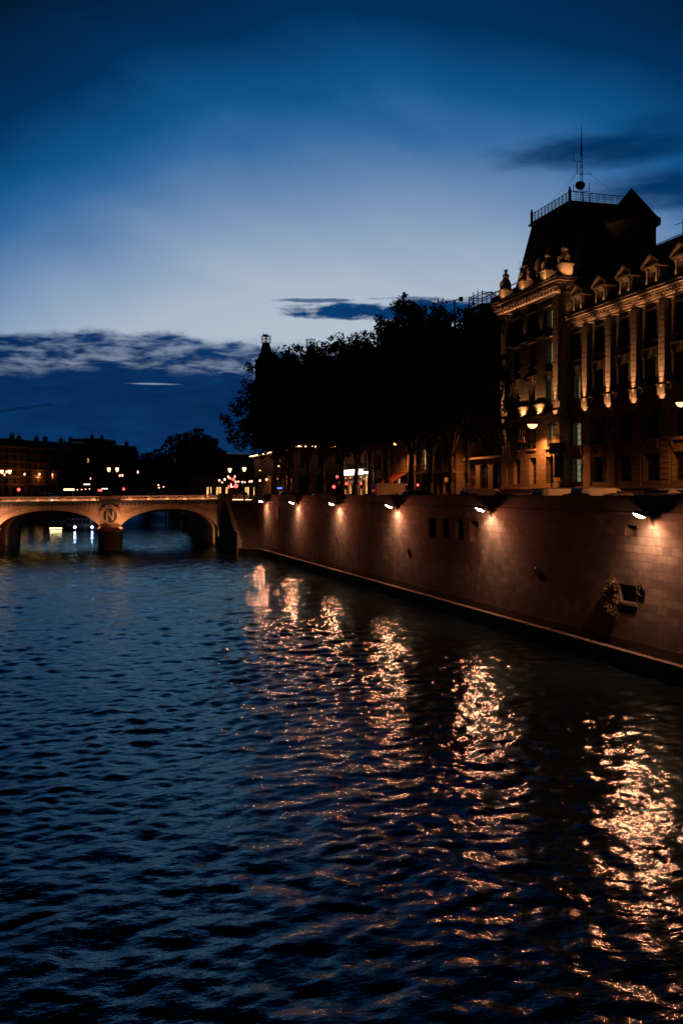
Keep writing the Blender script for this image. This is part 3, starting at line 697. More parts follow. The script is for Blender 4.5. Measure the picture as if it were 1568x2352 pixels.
# pavilion roof
rf = MB(); rf.frus((51.4, 61.5, 95.3, 108.6), (53.6, 61.2, 98.8, 107.8), 32.3, 41.3); rf.build('pavilion_roof', 'slate', pal, True)
hp = MB(); hp.tube([(51.4, 95.3, 32.3), (53.6, 98.8, 41.3)], 0.16, 8); hp.build('roof_hip', 'zinc', pal, True); hp = MB(); hp.tube([(51.4, 108.6, 32.3), (53.6, 107.8, 41.3)], 0.14, 8); hp.build('roof_hip', 'zinc', pal, True)
ct = MB(); ct.box(53.2, 61.4, 98.4, 108.2, 41.302, 41.5); ct.box(53.35, 61.3, 98.55, 108.05, 41.502, 41.7); ct.build('roof_curb', 'zinc', pal, True)
rl = MB()
def railing(mb, a, b, z0, z1, step=0.8):
    a = Vector(a); b = Vector(b); L = (b-a).length; n = max(1, int(L/step)); up = Vector((0, 0, 1))
    for zz in (z0+0.06, z1): mb.tube([a+up*zz, b+up*zz], 0.045, 5)
    for k in range(n+1):
        p = a.lerp(b, k/n); mb.tube([p+up*z0, p+up*z1], 0.04, 5)
        if k < n:
            c0 = a.lerp(b, (k+0.22)/n); c1 = a.lerp(b, (k+0.78)/n)
            for t in (0.25, 0.5, 0.75): mb.tube([c0+up*(z0+(z1-z0)*t), c1+up*(z0+(z1-z0)*t)], 0.03, 4)
            for cc_ in (c0, c1): mb.tube([cc_+up*z0, cc_+up*z1], 0.022, 4)
railing(rl, (53.5, 98.7, 0), (53.5, 107.9, 0), 41.7, 42.75); railing(rl, (53.5, 98.7, 0), (61.2, 98.7, 0), 41.7, 42.75)
for y in (98.7, 107.9): rl.lathe([(0.17, 41.7), (0.17, 42.8), (0.22, 42.85), (0.1, 43.0), (0.15, 43.15), (0.02, 43.3)], (53.5, y, 0), 8)
rl.build('roof_railing', 'iron', pal, True)
# oval dormer on the pavilion roof + small chimney
dm = MB(); dm.box(50.9, 53.0, 99.7, 101.5, 32.5, 34.6)
pts = [(100.6+1.05*math.cos(t), 34.6+1.15*math.sin(t)) for t in np.linspace(0, math.pi, 11)]
dm.prism(pts, 50.7, 53.5, lambda u, z, d: (d, u, z)); dm.build('roof_dormer', 'palace2', pal, True)
o = window(pal, (50.86, 100.6, 32.8), (1, 0), 1.1, 2.2)
MB().box(54, 55.2, 101.5, 103, 34, 37).build('chimney', 'palace', pal, True)

# --- main wing
MY0, MY1 = 44.0, TY0-0.003
mw = MB(); bays = [92.9-4.5*k for k in range(11)]; hs = []; wins = []
for cy in bays:
    if cy < 46: continue
    for (za, zb, rise, ww) in ((10.7, 13.2, 0, 2.45), (14.5, 17.0, 0.6, 2.3), (19.3, 22.0, 0.55, 1.6), (23.5, 26.1, 0.2, 1.5)):
        if cy > 92: ww *= 0.8
        hs.append((cy-ww/2, cy+ww/2, za, zb, rise)); wins.append((cy, ww, za, zb, rise))
facade(mw, (MX, 0), (0, 1), (1, 0), MY0, MY1, ROAD, 26.9, hs, 0.6)
mw.quad((MX, MY0, ROAD), (MX+14, MY0, ROAD), (MX+14, MY0, 26.9), (MX, MY0, 26.9)); mw.quad((MX+14, MY0, ROAD), (MX+14, MY1, ROAD), (MX+14, MY1, 26.9), (MX+14, MY0, 26.9))
mw.build('wing_wall', 'palace', pal, True)
for cy, ww, za, zb, rise in wins:
    lit = 'litwin' if (cy > 92 and za < 23) else None
    window(pal, (MX+0.5, cy, za), (1, 0), ww, zb-za, lit, bars=3)
q = MB(); pil = [90.65-4.5*k for k in range(11)]
for yc in pil:
    if yc < 45: continue
    q = MB(); quoin(q, MX, yc, 0.95, 19.4, 26.6, 0.42); q.build('pilaster', 'palace2', pal, True); q = MB(); quoin(q, MX, yc, 1.35, 10.3, 17.8, 0.12); q.build('pilaster', 'palace2', pal, True)
    MB().box(MX-0.46, MX-0.003, yc-0.56, yc+0.62, 18.32, 19.2).build('pilaster_base', 'palace2', pal, True)
b = MB()
b.box(MX-0.3, MX-0.003, MY0, MY1, ROAD, 10.05); b.box(MX-0.4, MX-0.003, MY0, MY1, 10.052, 10.25)
b.box(MX-0.35, MX-0.004, MY0, MY1, 17.95, 18.3); b.box(MX-0.1, MX-0.005, MY0, MY1, 18.302, 19.15); b.box(MX-0.34, MX-0.004, MY0, MY1, 19.202, 19.35)
for cy in bays:
    if cy < 46: continue
    b.box(MX-0.36, MX-0.007, cy-1.15, cy+1.15, 22.6, 22.78); b.box(MX-0.2, MX-0.007, cy-0.85, cy+0.85, 26.2, 26.34); b.box(MX-0.3, MX-0.008, cy-1.1, cy+1.1, 23.2, 23.4)
    for s in (-1, 1):
        b.box(MX-0.3, MX-0.007, cy+s*1.0-0.13, cy+s*1.0+0.13, 21.9, 22.598); b.box(MX-0.12, MX-0.009, cy+s*0.98-0.12, cy+s*0.98+0.12, 19.36, 21.89)
    b.prism([(cy-0.2, 22.1), (cy+0.2, 22.1), (cy+0.3, 22.59), (cy-0.3, 22.59)], MX-0.28, MX-0.008, lambda u, z, d: (d, u, z))
    b.box(MX-0.3, MX-0.006, cy-1.35, cy+1.35, 14.2, 14.45)
    for s in (-1, 1): b.prism([(0, 14.19), (-0.28, 14.19), (-0.1, 13.55), (0, 13.45)], cy+s*1.1-0.12, cy+s*1.1+0.12, lambda u, z, d: (MX-0.01+u, d, z))
b.build('window_surrounds', 'palace2', pal, True)
c = MB(); c.box(MX-0.15, MX+12, MY0, MY1, 26.902, 27.15); c.box(MX-0.08, MX+12, MY0, MY1, 27.152, 27.45); c.box(MX-0.6, MX+12, MY0, MY1, 27.452, 27.6); c.box(MX-0.95, MX+12, MY0, MY1, 27.602, 27.85); c.box(MX-1.05, MX+12, MY0, MY1, 27.852, 28.0)
y = MY0+0.2
while y < MY1-0.3: c.box(MX-0.5, MX-0.083, y, y+0.24, 27.2, 27.448); y += 0.5
c.build('wing_cornice', 'palace2', pal, True)
b = MB(); b.box(MX-0.40, MX-0.002, MY0, MY1, 26.72, 26.80); b.box(MX-0.40, MX-0.37, MY0, MY1, 26.802, 26.87); b.build('light_ledge', 'palace2', pal, True)
b = MB(); y = MY0
while y < MY1-1.5: b.box(MX-0.36, MX-0.31, y, y+1.5, 26.802, 26.83); y += 2.25
b.build('cornice_light_strip', 'strip', pal, True)
r = MB(); r.add([(MX-0.5, MY0, 28.002), (MX-0.5, MY1+2, 28.002), (MX+3.6, MY1+2, 33.2), (MX+3.6, MY0, 33.2), (MX+8, MY0, 34.3), (MX+8, MY1+2, 34.3), (MX+13, MY0, 28.002), (MX+13, MY1+2, 28.002)],
    [(0,1,2,3), (3,2,5,4), (4,5,7,6), (0,3,4,6), (1,2,5,7)]); r.build('wing_roof', 'slate', pal, True)
z = MB(); z.tube([(MX+3.6, MY0, 33.22), (MX+3.6, MY1+2, 33.22)], 0.16, 8); z.build('roof_edge', 'zinc', pal, True)
for cy in bays:
    if cy < 46: continue
    d = MB(); x0 = MX+0.25
    d.box(x0, x0+3.4, cy-0.95, cy-0.55, 28.2, 30.0); d.box(x0, x0+3.4, cy+0.55, cy+0.95, 28.2, 30.0); d.box(x0, x0+3.4, cy-0.549, cy+0.549, 29.75, 30.0)
    d.box(x0-0.15, x0+0.1, cy-1.0, cy+1.0, 28.05, 28.198)
    d.box(x0-0.35, x0+3.4, cy-1.3, cy+1.3, 30.002, 30.2)
    dm_ = d.build('dormer', 'palace2', pal, True)
    g = MB(); g.prism([(cy-1.25, 30.2), (cy+1.25, 30.2), (cy, 31.05)], x0-0.12, x0+3.6, lambda u, zz, dd: (dd, u, zz))
    for s in (-1, 1): g.prism([(cy+s*1.42, 30.2), (cy+s*1.42, 30.38), (cy, 31.33), (cy, 31.1)], x0-0.45, x0+3.6, lambda u, zz, dd: (dd, u, zz))
    for s in (-1, 1): g.ball((x0-0.2, cy+s*0.75, 29.85), 0.2, 6, 4); g.lathe([(0.16, 28.2), (0.13, 28.5), (0.18, 28.8), (0.11, 29.2), (0.16, 29.7)], (x0-0.15, cy+s*0.75, 0), 6)
    g.build('pediment', 'palace2', pal, True)
    pn = MB().box(x0+0.35, x0+0.4, cy-0.549, cy+0.549, 28.2, 29.749); pn.build('dormer_window', 'glass', pal, True)
    if cy > 60:
        light('SPOT', 'dormer_uplight', (x0-1.1, cy-0.9, 28.1), (1, 0.42, 0.16), 70, pal, 0.04, (0.85, 0.35, 1.6), 75, 0.7)
        light('SPOT', 'dormer_uplight', (x0-1.1, cy+0.9, 28.1), (1, 0.42, 0.16), 70, pal, 0.04, (0.85, -0.35, 1.6), 75, 0.7)
# uplights
for yc in pil:
    if yc < 60: continue
    light('SPOT', 'base_uplight', (MX-0.95, yc, 17.3), (1, 0.44, 0.18), 260, pal, 0.04, (0.55, 0, 1.5), 62, 0.6)
    light('SPOT', 'pilaster_uplight', (MX-0.85, yc, 17.2), (1, 0.42, 0.17), 6000, pal, 0.04, (0.30, 0, 5.0), 20, 0.6)
    MB().box(MX-1.4, MX-0.13, yc-0.06, yc+0.06, 16.7, 16.8).build('fixture_arm', 'iron', pal, True); MB().box(MX-0.96, MX-0.74, yc-0.12, yc+0.12, 16.82, 17.0).build('uplight_fixture', 'iron', pal, True)
for yc in (TY0+0.62, TY1-0.62):
    light('SPOT', 'base_uplight', (PX-0.95, yc, 17.3), (1, 0.44, 0.18), 260, pal, 0.04, (0.55, 0, 1.5), 62, 0.6)
    light('SPOT', 'quoin_uplight', (PX-0.85, yc, 17.2), (1, 0.42, 0.17), 6000, pal, 0.04, (0.30, 0, 5.0), 20, 0.6)
    light('SPOT', 'quoin_downlight', (PX-1.1, yc, 18.6), (1, 0.42, 0.14), 300, pal, 0.04, (0.6, 0, -3), 45, 1.0)
    MB().box(PX-1.4, PX-0.13, yc-0.06, yc+0.06, 16.7, 16.8).build('fixture_arm', 'iron', pal, True); MB().box(PX-0.96, PX-0.74, yc-0.12, yc+0.12, 16.82, 17.0).build('uplight_fixture', 'iron', pal, True)
for yc in (98.6, 102.6):
    light('SPOT', 'wall_uplight', (PX-0.75, yc, 18.2), (1, 0.42, 0.16), 330, pal, 0.06, (0.75, 0, 1.0), 110, 0.8)
    light('SPOT', 'wall_uplight', (PX-0.5, yc, 26.7), (1, 0.45, 0.2), 22, pal, 0.03, (0.3, 0, 1.6), 50, 0.9)
    MB().box(PX-0.9, PX-0.6, yc-0.3, yc+0.3, 17.96, 18.08).build('uplight_fixture', 'iron', pal, True)
# turret behind the pavilion
tx, ty = 58.6, 94.6; t = MB()
t.lathe([(2.6, 27), (2.6, 37.9), (2.95, 38.3)], (tx, ty, 0), 8); t.build('turret_wall', 'palace', pal, True)
t = MB(); t.lathe([(3.05, 38.3), (3.1, 38.7), (2.7, 39.0), (0.06, 42.3)], (tx, ty, 0), 16); t.build('turret_roof', 'slate', pal, True)
for k in range(5):
    an = math.pi+0.35+k*0.5; 
    e_ = (math.cos(an), math.sin(an))
    for z in (31.5, 35.3): window(pal, (tx+2.42*e_[0], ty+2.42*e_[1], z), (-e_[0], -e_[1]), 0.9, 1.7)
rr_ = MB(); railing(rr_, (59.2, 60, 0), (59.2, 92, 0), 34.32, 35.4, 1.6); rr_.build('rear_roof_railing', 'iron', pal, True)
MB().box(60, 68, 50, 93.5, 27, 34.4).build('rear_roof', 'slate', pal, True)
for y, h in ((86.2, 36.9), (79.4, 38.6)):
    a = MB(); a.tube([(59.2, y, 34.3), (59.2, y, h)], 0.06); a.tube([(58.8, y+0.9, h-0.5), (59.2, y, h-0.4), (59.6, y-0.9, h-0.3)], 0.035)
    at = thing('roof_aerial', (59.2, y, 34.3), 'thin %s aerial pole on the right-hand palace roof' % ('short' if h < 38 else 'tall'), 'aerial'); a.build('pole', 'iron', at, True)

# antenna mast
an = thing('antenna_mast', (56.2, 101, 41.7), 'lattice radio mast with a round dish on top of the slate pavilion roof', 'antenna')
m = MB(); bx = [(-0.14, -0.12), (0.14, -0.12), (0, 0.16)]
for a, b in bx: m.tube([(56.2+a, 101+b, 41.7), (56.2+a*0.6, 101+b*0.6, 47.8)], 0.035, 5)
for k in range(16):
    z = 41.8+k*0.38; i = k % 3; j = (k+1) % 3
    m.tube([(56.2+bx[i][0]*0.8, 101+bx[i][1]*0.8, z), (56.2+bx[j][0]*0.8, 101+bx[j][1]*0.8, z+0.38)], 0.02, 4)
m.tube([(56.2, 101, 47.7), (56.2, 101, 49.2), (56.2, 101, 51.1)], [0.1, 0.06, 0.02], 6); m.build('mast', 'iron', an, True)
dsh = MB().lathe([(0.02, 0), (0.35, 0.04), (0.56, 0.14), (0.56, 0.2), (0.2, 0.32)], (0, 0, 0), 16).build('dish', 'iron', an, smooth=True)
dsh.location = (-0.35, -0.35, 2.4); dsh.rotation_euler = (R(75), 0, R(-25))
m = MB()
for z, s, L, hh in ((47.0, -1, 0.95, 0.9), (45.6, 1, 1.15, 0), (45.6, -1, 0.5, 1.2), (43.6, -1, 0.95, 0.8), (43.6, 1, 0.95, 1.0), (42.2, 1, 0.95, 1.1), (41.95, 1, 0.7, 0.3)):
    m.tube([(56.2, 101, z), (56.2+s*L*0.96, 101-s*L*0.2, z+0.06), (56.2+s*L*0.96, 101-s*L*0.2, z+0.1+hh)], 0.04, 5)
m.build('aerials', 'iron', an, True)
m = MB()
for tgt in ((53.6, 107, 41.7), (53.6, 103.4, 41.7), (61, 98.9, 41.7), (60, 107, 41.7)): m.tube([(56.2, 101, 46.5), tgt], 0.012, 4); 
m.build('guy_wires', 'iron', an, True)

# statues
def make_statue(seed, x, y, z, label, sit=False):
    rn = random.Random(seed); root = thing('roof_statue', (x, y, z), label, 'statue', 'stone statue groups along the pavilion cornice')
    m = MB()
    m.lathe([(0.58, 0), (0.62, 0.25), (0.50, 0.6), (0.46, 0.95), (0.34, 1.3), (0.42, 1.62), (0.40, 1.8), (0.15, 1.95), (0.11, 2.05)], (0, 0, 0), 12, 1.0, 0.85)
    m.ball((0, 0, 2.22), 0.21, 10, 8, (0.9, 0.95, 1.15)); m.ball((0.04, 0, 2.33), 0.22, 8, 6, (1, 1, 0.7))
    s = rn.choice((-1, 1))
    m.tube([(0, s*0.40, 1.75), (-0.15, s*0.62, 1.45), (-0.45, s*0.5, 1.5)], [0.15, 0.12, 0.08], 8); m.tube([(0, -s*0.40, 1.75), (0.05, -s*0.62, 1.4), (-0.2, -s*0.55, 1.05)], [0.15, 0.12, 0.08], 8)
    m.tube([(-0.1, 0.2, 1.0), (-0.55, 0.22, 0.85), (-0.5, 0.25, 0.1)], [0.24, 0.2, 0.16], 8)
    for k in range(9):
        t = k*0.7; m.tube([(0.40*math.cos(t), 0.36*math.sin(t), 1.25), (0.56*math.cos(t+0.2), 0.52*math.sin(t+0.2), 0.7), (0.6*math.cos(t), 0.54*math.sin(t), 0.03)], [0.03, 0.07, 0.09], 6)
    # companion figure / trophy at the side
    m.lathe([(0.34, 0), (0.36, 0.3), (0.26, 0.7), (0.3, 0.95), (0.12, 1.12)], (0.1, -s*0.75, 0), 10); m.ball((0.05, -s*0.75, 1.28), 0.17, 8, 6)
    m.tube([(-0.4, s*0.55, 0.2), (-0.48, s*0.5, 1.5), (-0.5, s*0.45, 2.4)], 0.035, 5)
    o = m.build('figure', 'palace2', root, smooth=True); rm = o.modifiers.new('remesh', 'REMESH'); rm.mode = 'VOXEL'; rm.voxel_size = 0.045; rm.use_smooth_shade = True
    return root
lab = ['stone statue group on the right corner of the pavilion cornice, brightly uplit', 'stone statue group just left of the corner statues, in front of the roof hip',
       'stone statue group beside the oval roof dormer, second from the left', 'leftmost stone statue group, dark against the sky at the left end of the cornice']
for i, (x, y) in enumerate(peds): make_statue(i+3, x, y, 33.602, lab[i])
s = make_statue(11, 50.9, 100.2, 32.5, 'low stone figure leaning on the oval dormer of the steep slate roof')

# flags
def flags(x, y, z, label, n=5, sc=1.0, grp='french flag bundles on the palace front'):
    f = thing('flag_bundle', (x, y, z), label, 'flags', grp)
    MB().lathe([(0.3, -0.25), (0.36, 0.1), (0.05, 0.2)], (-0.02, 0, 0), 10, 0.4, 1).build('shield', 'flagb', f)
    for k in range(n):
        a = (k-(n-1)/2)*0.30; d = Vector((-0.62, math.sin(a)*0.9, 0.9)).normalized(); L = 2.1*sc
        p = MB().tube([(0, 0, 0), tuple(d*L)], 0.025, 5).build('pole', 'wood', f)
        for j, mt in enumerate(('flagb', 'flagw', 'flagr')):
            m = MB(); nn = 5; t0 = L*(0.97-0.13*j); 
            for i in range(nn):
                def pt(tt, h):
                    q = d*(t0-tt*0.13*L); sw_ = 0.09*math.sin(3*h+k+tt*3)
                    return (q.x+sw_-0.03*h, q.y+0.10*math.sin(2.4*h+k*1.7)*sc, q.z-h)
                H = 1.15*sc*(1.0-0.12*j)
                m.quad(pt(0, H*i/nn), pt(1, H*i/nn), pt(1, H*(i+1)/nn), pt(0, H*(i+1)/nn))
            m.build('%s_stripe' % ('blue', 'white', 'red')[j], mt, p)
    return f
flags(PX-0.2, 100.9, 15.0, 'bundle of blue white and red flags lit by the street lamp on the pavilion front', 5, 1.25)
flags(MX-0.2, 83.9, 15.2, 'dim bundle of flags on the unlit middle of the palace wing', 5, 0.9)

# ------------------------------------------------------------------ other buildings on the right bank
def town_house(name, label, o, eu, en, width, depth, floors, z0, ground_h, fh, roof_h, nb, mat='palace', cat='building', group=None, lit={}, arched=(), front_only=True, ww=1.2, shop=None, grid_side=False):
    """o = facade's left foot (2D), eu along the facade, en inward"""
    root = thing(name, (o[0], o[1], z0), label, cat, group)
    H = z0+ground_h+floors*fh; hs = []; wn = []; bay = width/nb
    for k in range(nb):
        cu = (k+0.5)*bay
        w0 = min(ww*1.5, bay*0.66); hs.append((cu-w0/2, cu+w0/2, z0+0.5, z0+ground_h-0.8, 0.5 if 0 in arched else 0)); wn.append((0, k, cu, w0, z0+0.5, z0+ground_h-0.8, 0.5 if 0 in arched else 0))
        for f_ in range(floors):
            a = z0+ground_h+f_*fh+0.55; b = a+fh*0.66; r = 0.4 if (f_+1) in arched else 0
            hs.append((cu-ww/2, cu+ww/2, a, b, r)); wn.append((f_+1, k, cu, ww, a, b, r))
    mb = MB(); facade(mb, o, eu, en, 0, width, z0, H, hs, 0.4)
    P = lambda u, d, z: (o[0]+eu[0]*u+en[0]*d, o[1]+eu[1]*u+en[1]*d, z)
    for u in (0, width): mb.quad(P(u, 0, z0), P(u, depth, z0), P(u, depth, H), P(u, 0, H))
    mb.quad(P(0, depth, z0), P(width, depth, z0), P(width, depth, H), P(0, depth, H))
    mb.build('wall', mat, root, True)
    for (fl, k, cu, w0, a, b, r) in wn:
        p = P(cu, 0.32, a); lt = lit.get((fl, k))
        window(root, p, en, w0, b-a, lt, bars=2)
    c = MB()
    def pb(u0, u1, d0, d1, za, zb): c.prism([(u0, d0), (u1, d0), (u1, d1), (u0, d1)], za, zb, lambda u, d, z: P(u, d, z))
    pb(-0.05, width+0.05, -0.45, 0.3, H-0.25, H+0.02); pb(0, width, -0.2, -0.003, H-0.6, H-0.252)
    for f_ in range(floors): pb(0, width, -0.18, -0.004, z0+ground_h+f_*fh-0.1, z0+ground_h+f_*fh+0.12)
    c.build('cornice', 'palace2', root, True)
    if roof_h > 0:
        r = MB(); i = min(2.0, roof_h*0.4)
        vs = [P(0.02, 0.1, H+0.022), P(width-0.02, 0.1, H+0.022), P(width-0.02, depth, H+0.022), P(0.02, depth, H+0.022), P(0.02, i, H+roof_h*0.8), P(width-0.02, i, H+roof_h*0.8), P(width-0.02, depth-i, H+roof_h*0.8), P(0.02, depth-i, H+roof_h*0.8),
              P(0.02, depth/2, H+roof_h), P(width-0.02, depth/2, H+roof_h)]
        r.add(vs, [(0,1,5,4), (2,3,7,6), (4,5,9,8), (6,7,8,9), (0,4,8,7,3), (1,5,9,6,2)]); ro = r.build('roof', 'zinc', root, True)
        rng_ = random.Random(hash(label) % 1000 if False else len(label)*7+nb)
        for k in range(2):
            u = width*(0.12+0.7*k)+rng_.random(); ch = MB()
            ch.prism([(u, depth*0.4), (u+1.6, depth*0.4), (u+1.6, depth*0.4+0.8), (u, depth*0.4+0.8)], H+roof_h*0.5, H+roof_h+0.8+rng_.random()*0.7, lambda a, d, z: P(a, d, z))
            for j in range(3): q_ = P(u+0.3+0.5*j, depth*0.4+0.4, H+roof_h+0.7); ch.cyl(q_, (q_[0], q_[1], q_[2]+1.2), 0.12, 0.1, 6)
            ch.build('chimney', 'palace', ro, True)
    return root
EU, EN = (0, -1), (1, 0)
# arched lit house next to the pavilion (small frontage), dark tall block behind with scaffold
b1 = town_house('arcade_house', 'small street house with tall arched doorways beside the palace pavilion, orange in the lamp light', (50.4, 120.6), EU, EN, 11.6, 4, 0, ROAD, 6.0, 3.4, 0, 3, 'palace', arched=(0,), ww=1.7)
tall = town_house('tall_dark_block', 'tall unlit stone block topped by scaffolding between the trees and the pavilion', (54.6, 131.0), EU, EN, 21.5, 12, 6, ROAD, 4.5, 3.62, 0, 6, 'unlit_stone')
TZ = ROAD+4.5+6*3.62
sc = thing('scaffolding', (55.5, 122, TZ), 'scaffold tower with rails standing on the roof of the tall dark block', 'scaffold')
m = MB()
for y in (130.4, 128.9, 127.4, 125.9):
    for x in (55.0, 57.0): m.tube([(x, y, TZ), (x, y, TZ+3.0+0.3*(y < 129 and y > 126))], 0.07, 5)
for z in (0.6, 1.2, 2.5, 2.8):
    for x in (55.0, 57.0): m.tube([(x, 130.4, TZ+z), (x, 125.9, TZ+z)], 0.06, 5)
    for y in (130.4, 125.9): m.tube([(55, y, TZ+z), (57, y, TZ+z)], 0.06, 5)
m.tube([(55, 125.9, TZ+2.6), (55, 122.0, TZ+1.9)], 0.06, 5); m.tube([(55, 125.9, TZ+1.9), (55, 111, TZ+1.8)], 0.08, 5); m.tube([(55, 125.9, TZ+0.9), (55, 111, TZ+0.8)], 0.05, 5)
for y in (123, 120, 117, 114, 111.4): m.tube([(55, y, TZ), (55, y, TZ+1.9+1.0*(y < 112))], 0.06, 5)
m.build('poles', 'steel', sc, True)
MB().box(55.2, 60, 110, 123.2, TZ+0.02, TZ+1.45).build('sheeted_roof_box', 'zinc', sc, True)
m = MB(); m.box(54.9, 57.1, 125.8, 130.5, TZ+1.2, TZ+1.26); m.box(54.8, 57.2, 121, 131, TZ+0.02, TZ+0.12); m.build('planks', 'wood', sc, True)
# house with shopfront columns and arched balcony windows
b2 = town_house('balcony_house', 'house with arched windows over a dark balcony and columned shopfront, orange lit', (50.0, 136.5), EU, EN, 13.6, 10, 2, ROAD, 4.3, 4.6, 4, 5, 'palace', arched=(1, 2), ww=1.35,
                lit={(1, 0): 'warmwin', (1, 1): 'warmwin'})
m = MB(); m.box(48.9, 49.99, 123.1, 136.3, ROAD+4.25, ROAD+4.5); bl = m.build('balcony_slab', 'palace2', b2, True)
m = MB()
m.tube([(48.95, 123.1, ROAD+5.5), (48.95, 136.3, ROAD+5.5)], 0.05)
for k in range(50): m.tube([(48.95, 123.2+0.265*k, ROAD+4.5), (48.95, 123.2+0.265*k, ROAD+5.5)], 0.025, 4)
m.build('balcony_railing', 'iron', b2, True)
m = MB()
for k in range(7): MB().lathe([(0.24, ROAD), (0.2, ROAD+0.3), (0.17, ROAD+3.9), (0.26, ROAD+4.2)], (49.3, 123.3+2.15*k, 0), 10).build('shopfront_column', 'palace2', b2, True)
# cafe houses
b3 = town_house('corner_house', 'orange lit corner house with a rust coloured awning behind the big white van', (50.0, 158.0), EU, EN, 19.5, 11, 4, ROAD, 4.8, 3.5, 4, 6, 'palace', ww=1.2, lit={(0, 3): 'warmwin'})
aw = thing('rust_awning', (49.9, 146, ROAD+4), 'sloping rust coloured awning over the pavement beside the tree trunks', 'awning')
m = MB(); m.add([(50-0.01, 142.0, ROAD+4.7), (50-0.01, 148.5, ROAD+4.7), (47.4, 148.5, ROAD+3.1), (47.4, 142.0, ROAD+3.1), (47.4, 148.5, ROAD+2.8), (47.4, 142.0, ROAD+2.8)], [(0,1,2,3), (3,2,4,5), (0,3,5)]); m.build('cloth', 'orangecloth', aw, True)
m = MB(); 
for y in (142.0, 145.2, 148.5): m.tube([(49.98, y, ROAD+4.65), (47.4, y, ROAD+3.05)], 0.03, 5)
m.build('awning_arms', 'iron', aw, True)
b4 = town_house('cafe_house', 'dark corner house with a glowing red and white cafe front at street level', (50.0, 179.0), EU, EN, 20.0, 12, 4, ROAD, 5.4, 3.4, 4, 6, 'palace', ww=1.2,
                lit={(0, 0): 'shop', (0, 1): 'shop', (0, 2): 'shop', (0, 3): 'shop', (0, 4): 'shop'})
cf = thing('cafe_awning', (49.9, 170, ROAD+3), 'red striped awning glowing under the white cafe sign', 'awning')
m = MB(); m.add([(49.98, 162, ROAD+4.2), (49.98, 178, ROAD+4.2), (48.0, 178, ROAD+3.3), (48.0, 162, ROAD+3.3), (48.0, 178, ROAD+2.9), (48.0, 162, ROAD+2.9)], [(0,1,2,3), (3,2,4,5)]); m.build('cloth', 'red', cf, True)
m = MB()
for k in range(9): m.add([(49.97, 162.4+1.75*k, ROAD+4.215), (49.97, 163.2+1.75*k, ROAD+4.215), (47.99, 163.2+1.75*k, ROAD+3.315), (47.99, 162.4+1.75*k, ROAD+3.315)], [(0,1,2,3)])
m.build('stripes', 'flagw', cf, True)
p1 = onX(790, 1092, 49.2); p2 = onX(824, 1092, 49.2)
sg = thing('cafe_sign', (49.6, (p1.y+p2.y)/2, ROAD+4.5), 'overexposed white glowing box sign over the cafe awning', 'sign')
MB().box(49.15, 49.9, p2.y, p1.y, EYE+3.35, EYE+4.3).build('lit_panel', 'sign', sg, True, bevel=0.04)
m = MB(); m.box(49.1, 49.9, p2.y-0.1, p1.y+0.1, EYE+4.31, EYE+4.42); m.box(49.1, 49.9, p2.y-0.1, p1.y+0.1, EYE+3.23, EYE+3.34); m.build('sign_frame', 'iron', sg, True)
p1 = onX(832, 1090, 49.2); p2 = onX(844, 1090, 49.2)
sg = thing('strip_sign', (49.6, p1.y, ROAD+4.6), 'thin white strip light right of the glowing cafe sign', 'sign'); MB().box(49.3, 49.85, p2.y, p1.y, EYE+3.55, EYE+3.8).build('lit_panel', 'sign', sg, True); MB().box(49.2, 49.9, p2.y, p1.y, EYE+3.81, EYE+3.9).build('hood', 'iron', sg, True)
# law court behind the boulevard
b5 = town_house('courthouse', 'pale banded stone courthouse with bright cornice behind the tree trunks at the bridge end', (45.0, 241.0), EU, EN, 43.0, 14, 1, ROAD, 6.0, 4.6, 0, 11, 'palace', ww=1.3)
b6 = town_house('courthouse_wing', 'flat banded stone courthouse wall facing the bridge with small dark windows', (45.0, 197.6), (1, 0), (0, 1), 26, 12, 1, ROAD, 6.2, 4.8, 3, 7, 'palace', ww=1.0)
for b_, a, c_ in ((b5, (44.35, 244, 0), (44.35, 199, 0)), (b6, (44.6, 197.05, 0), (60, 197.05, 0))):
    m = MB()
    zt = ROAD+10.62 if b_ is b5 else ROAD+11.03
    m.box(min(a[0], c_[0])-0.02, max(a[0], c_[0])+0.03, min(a[1], c_[1]), max(a[1], c_[1])+0.03, zt, zt+0.10); m.build('cornice_light_strip', 'strip', b_, True)
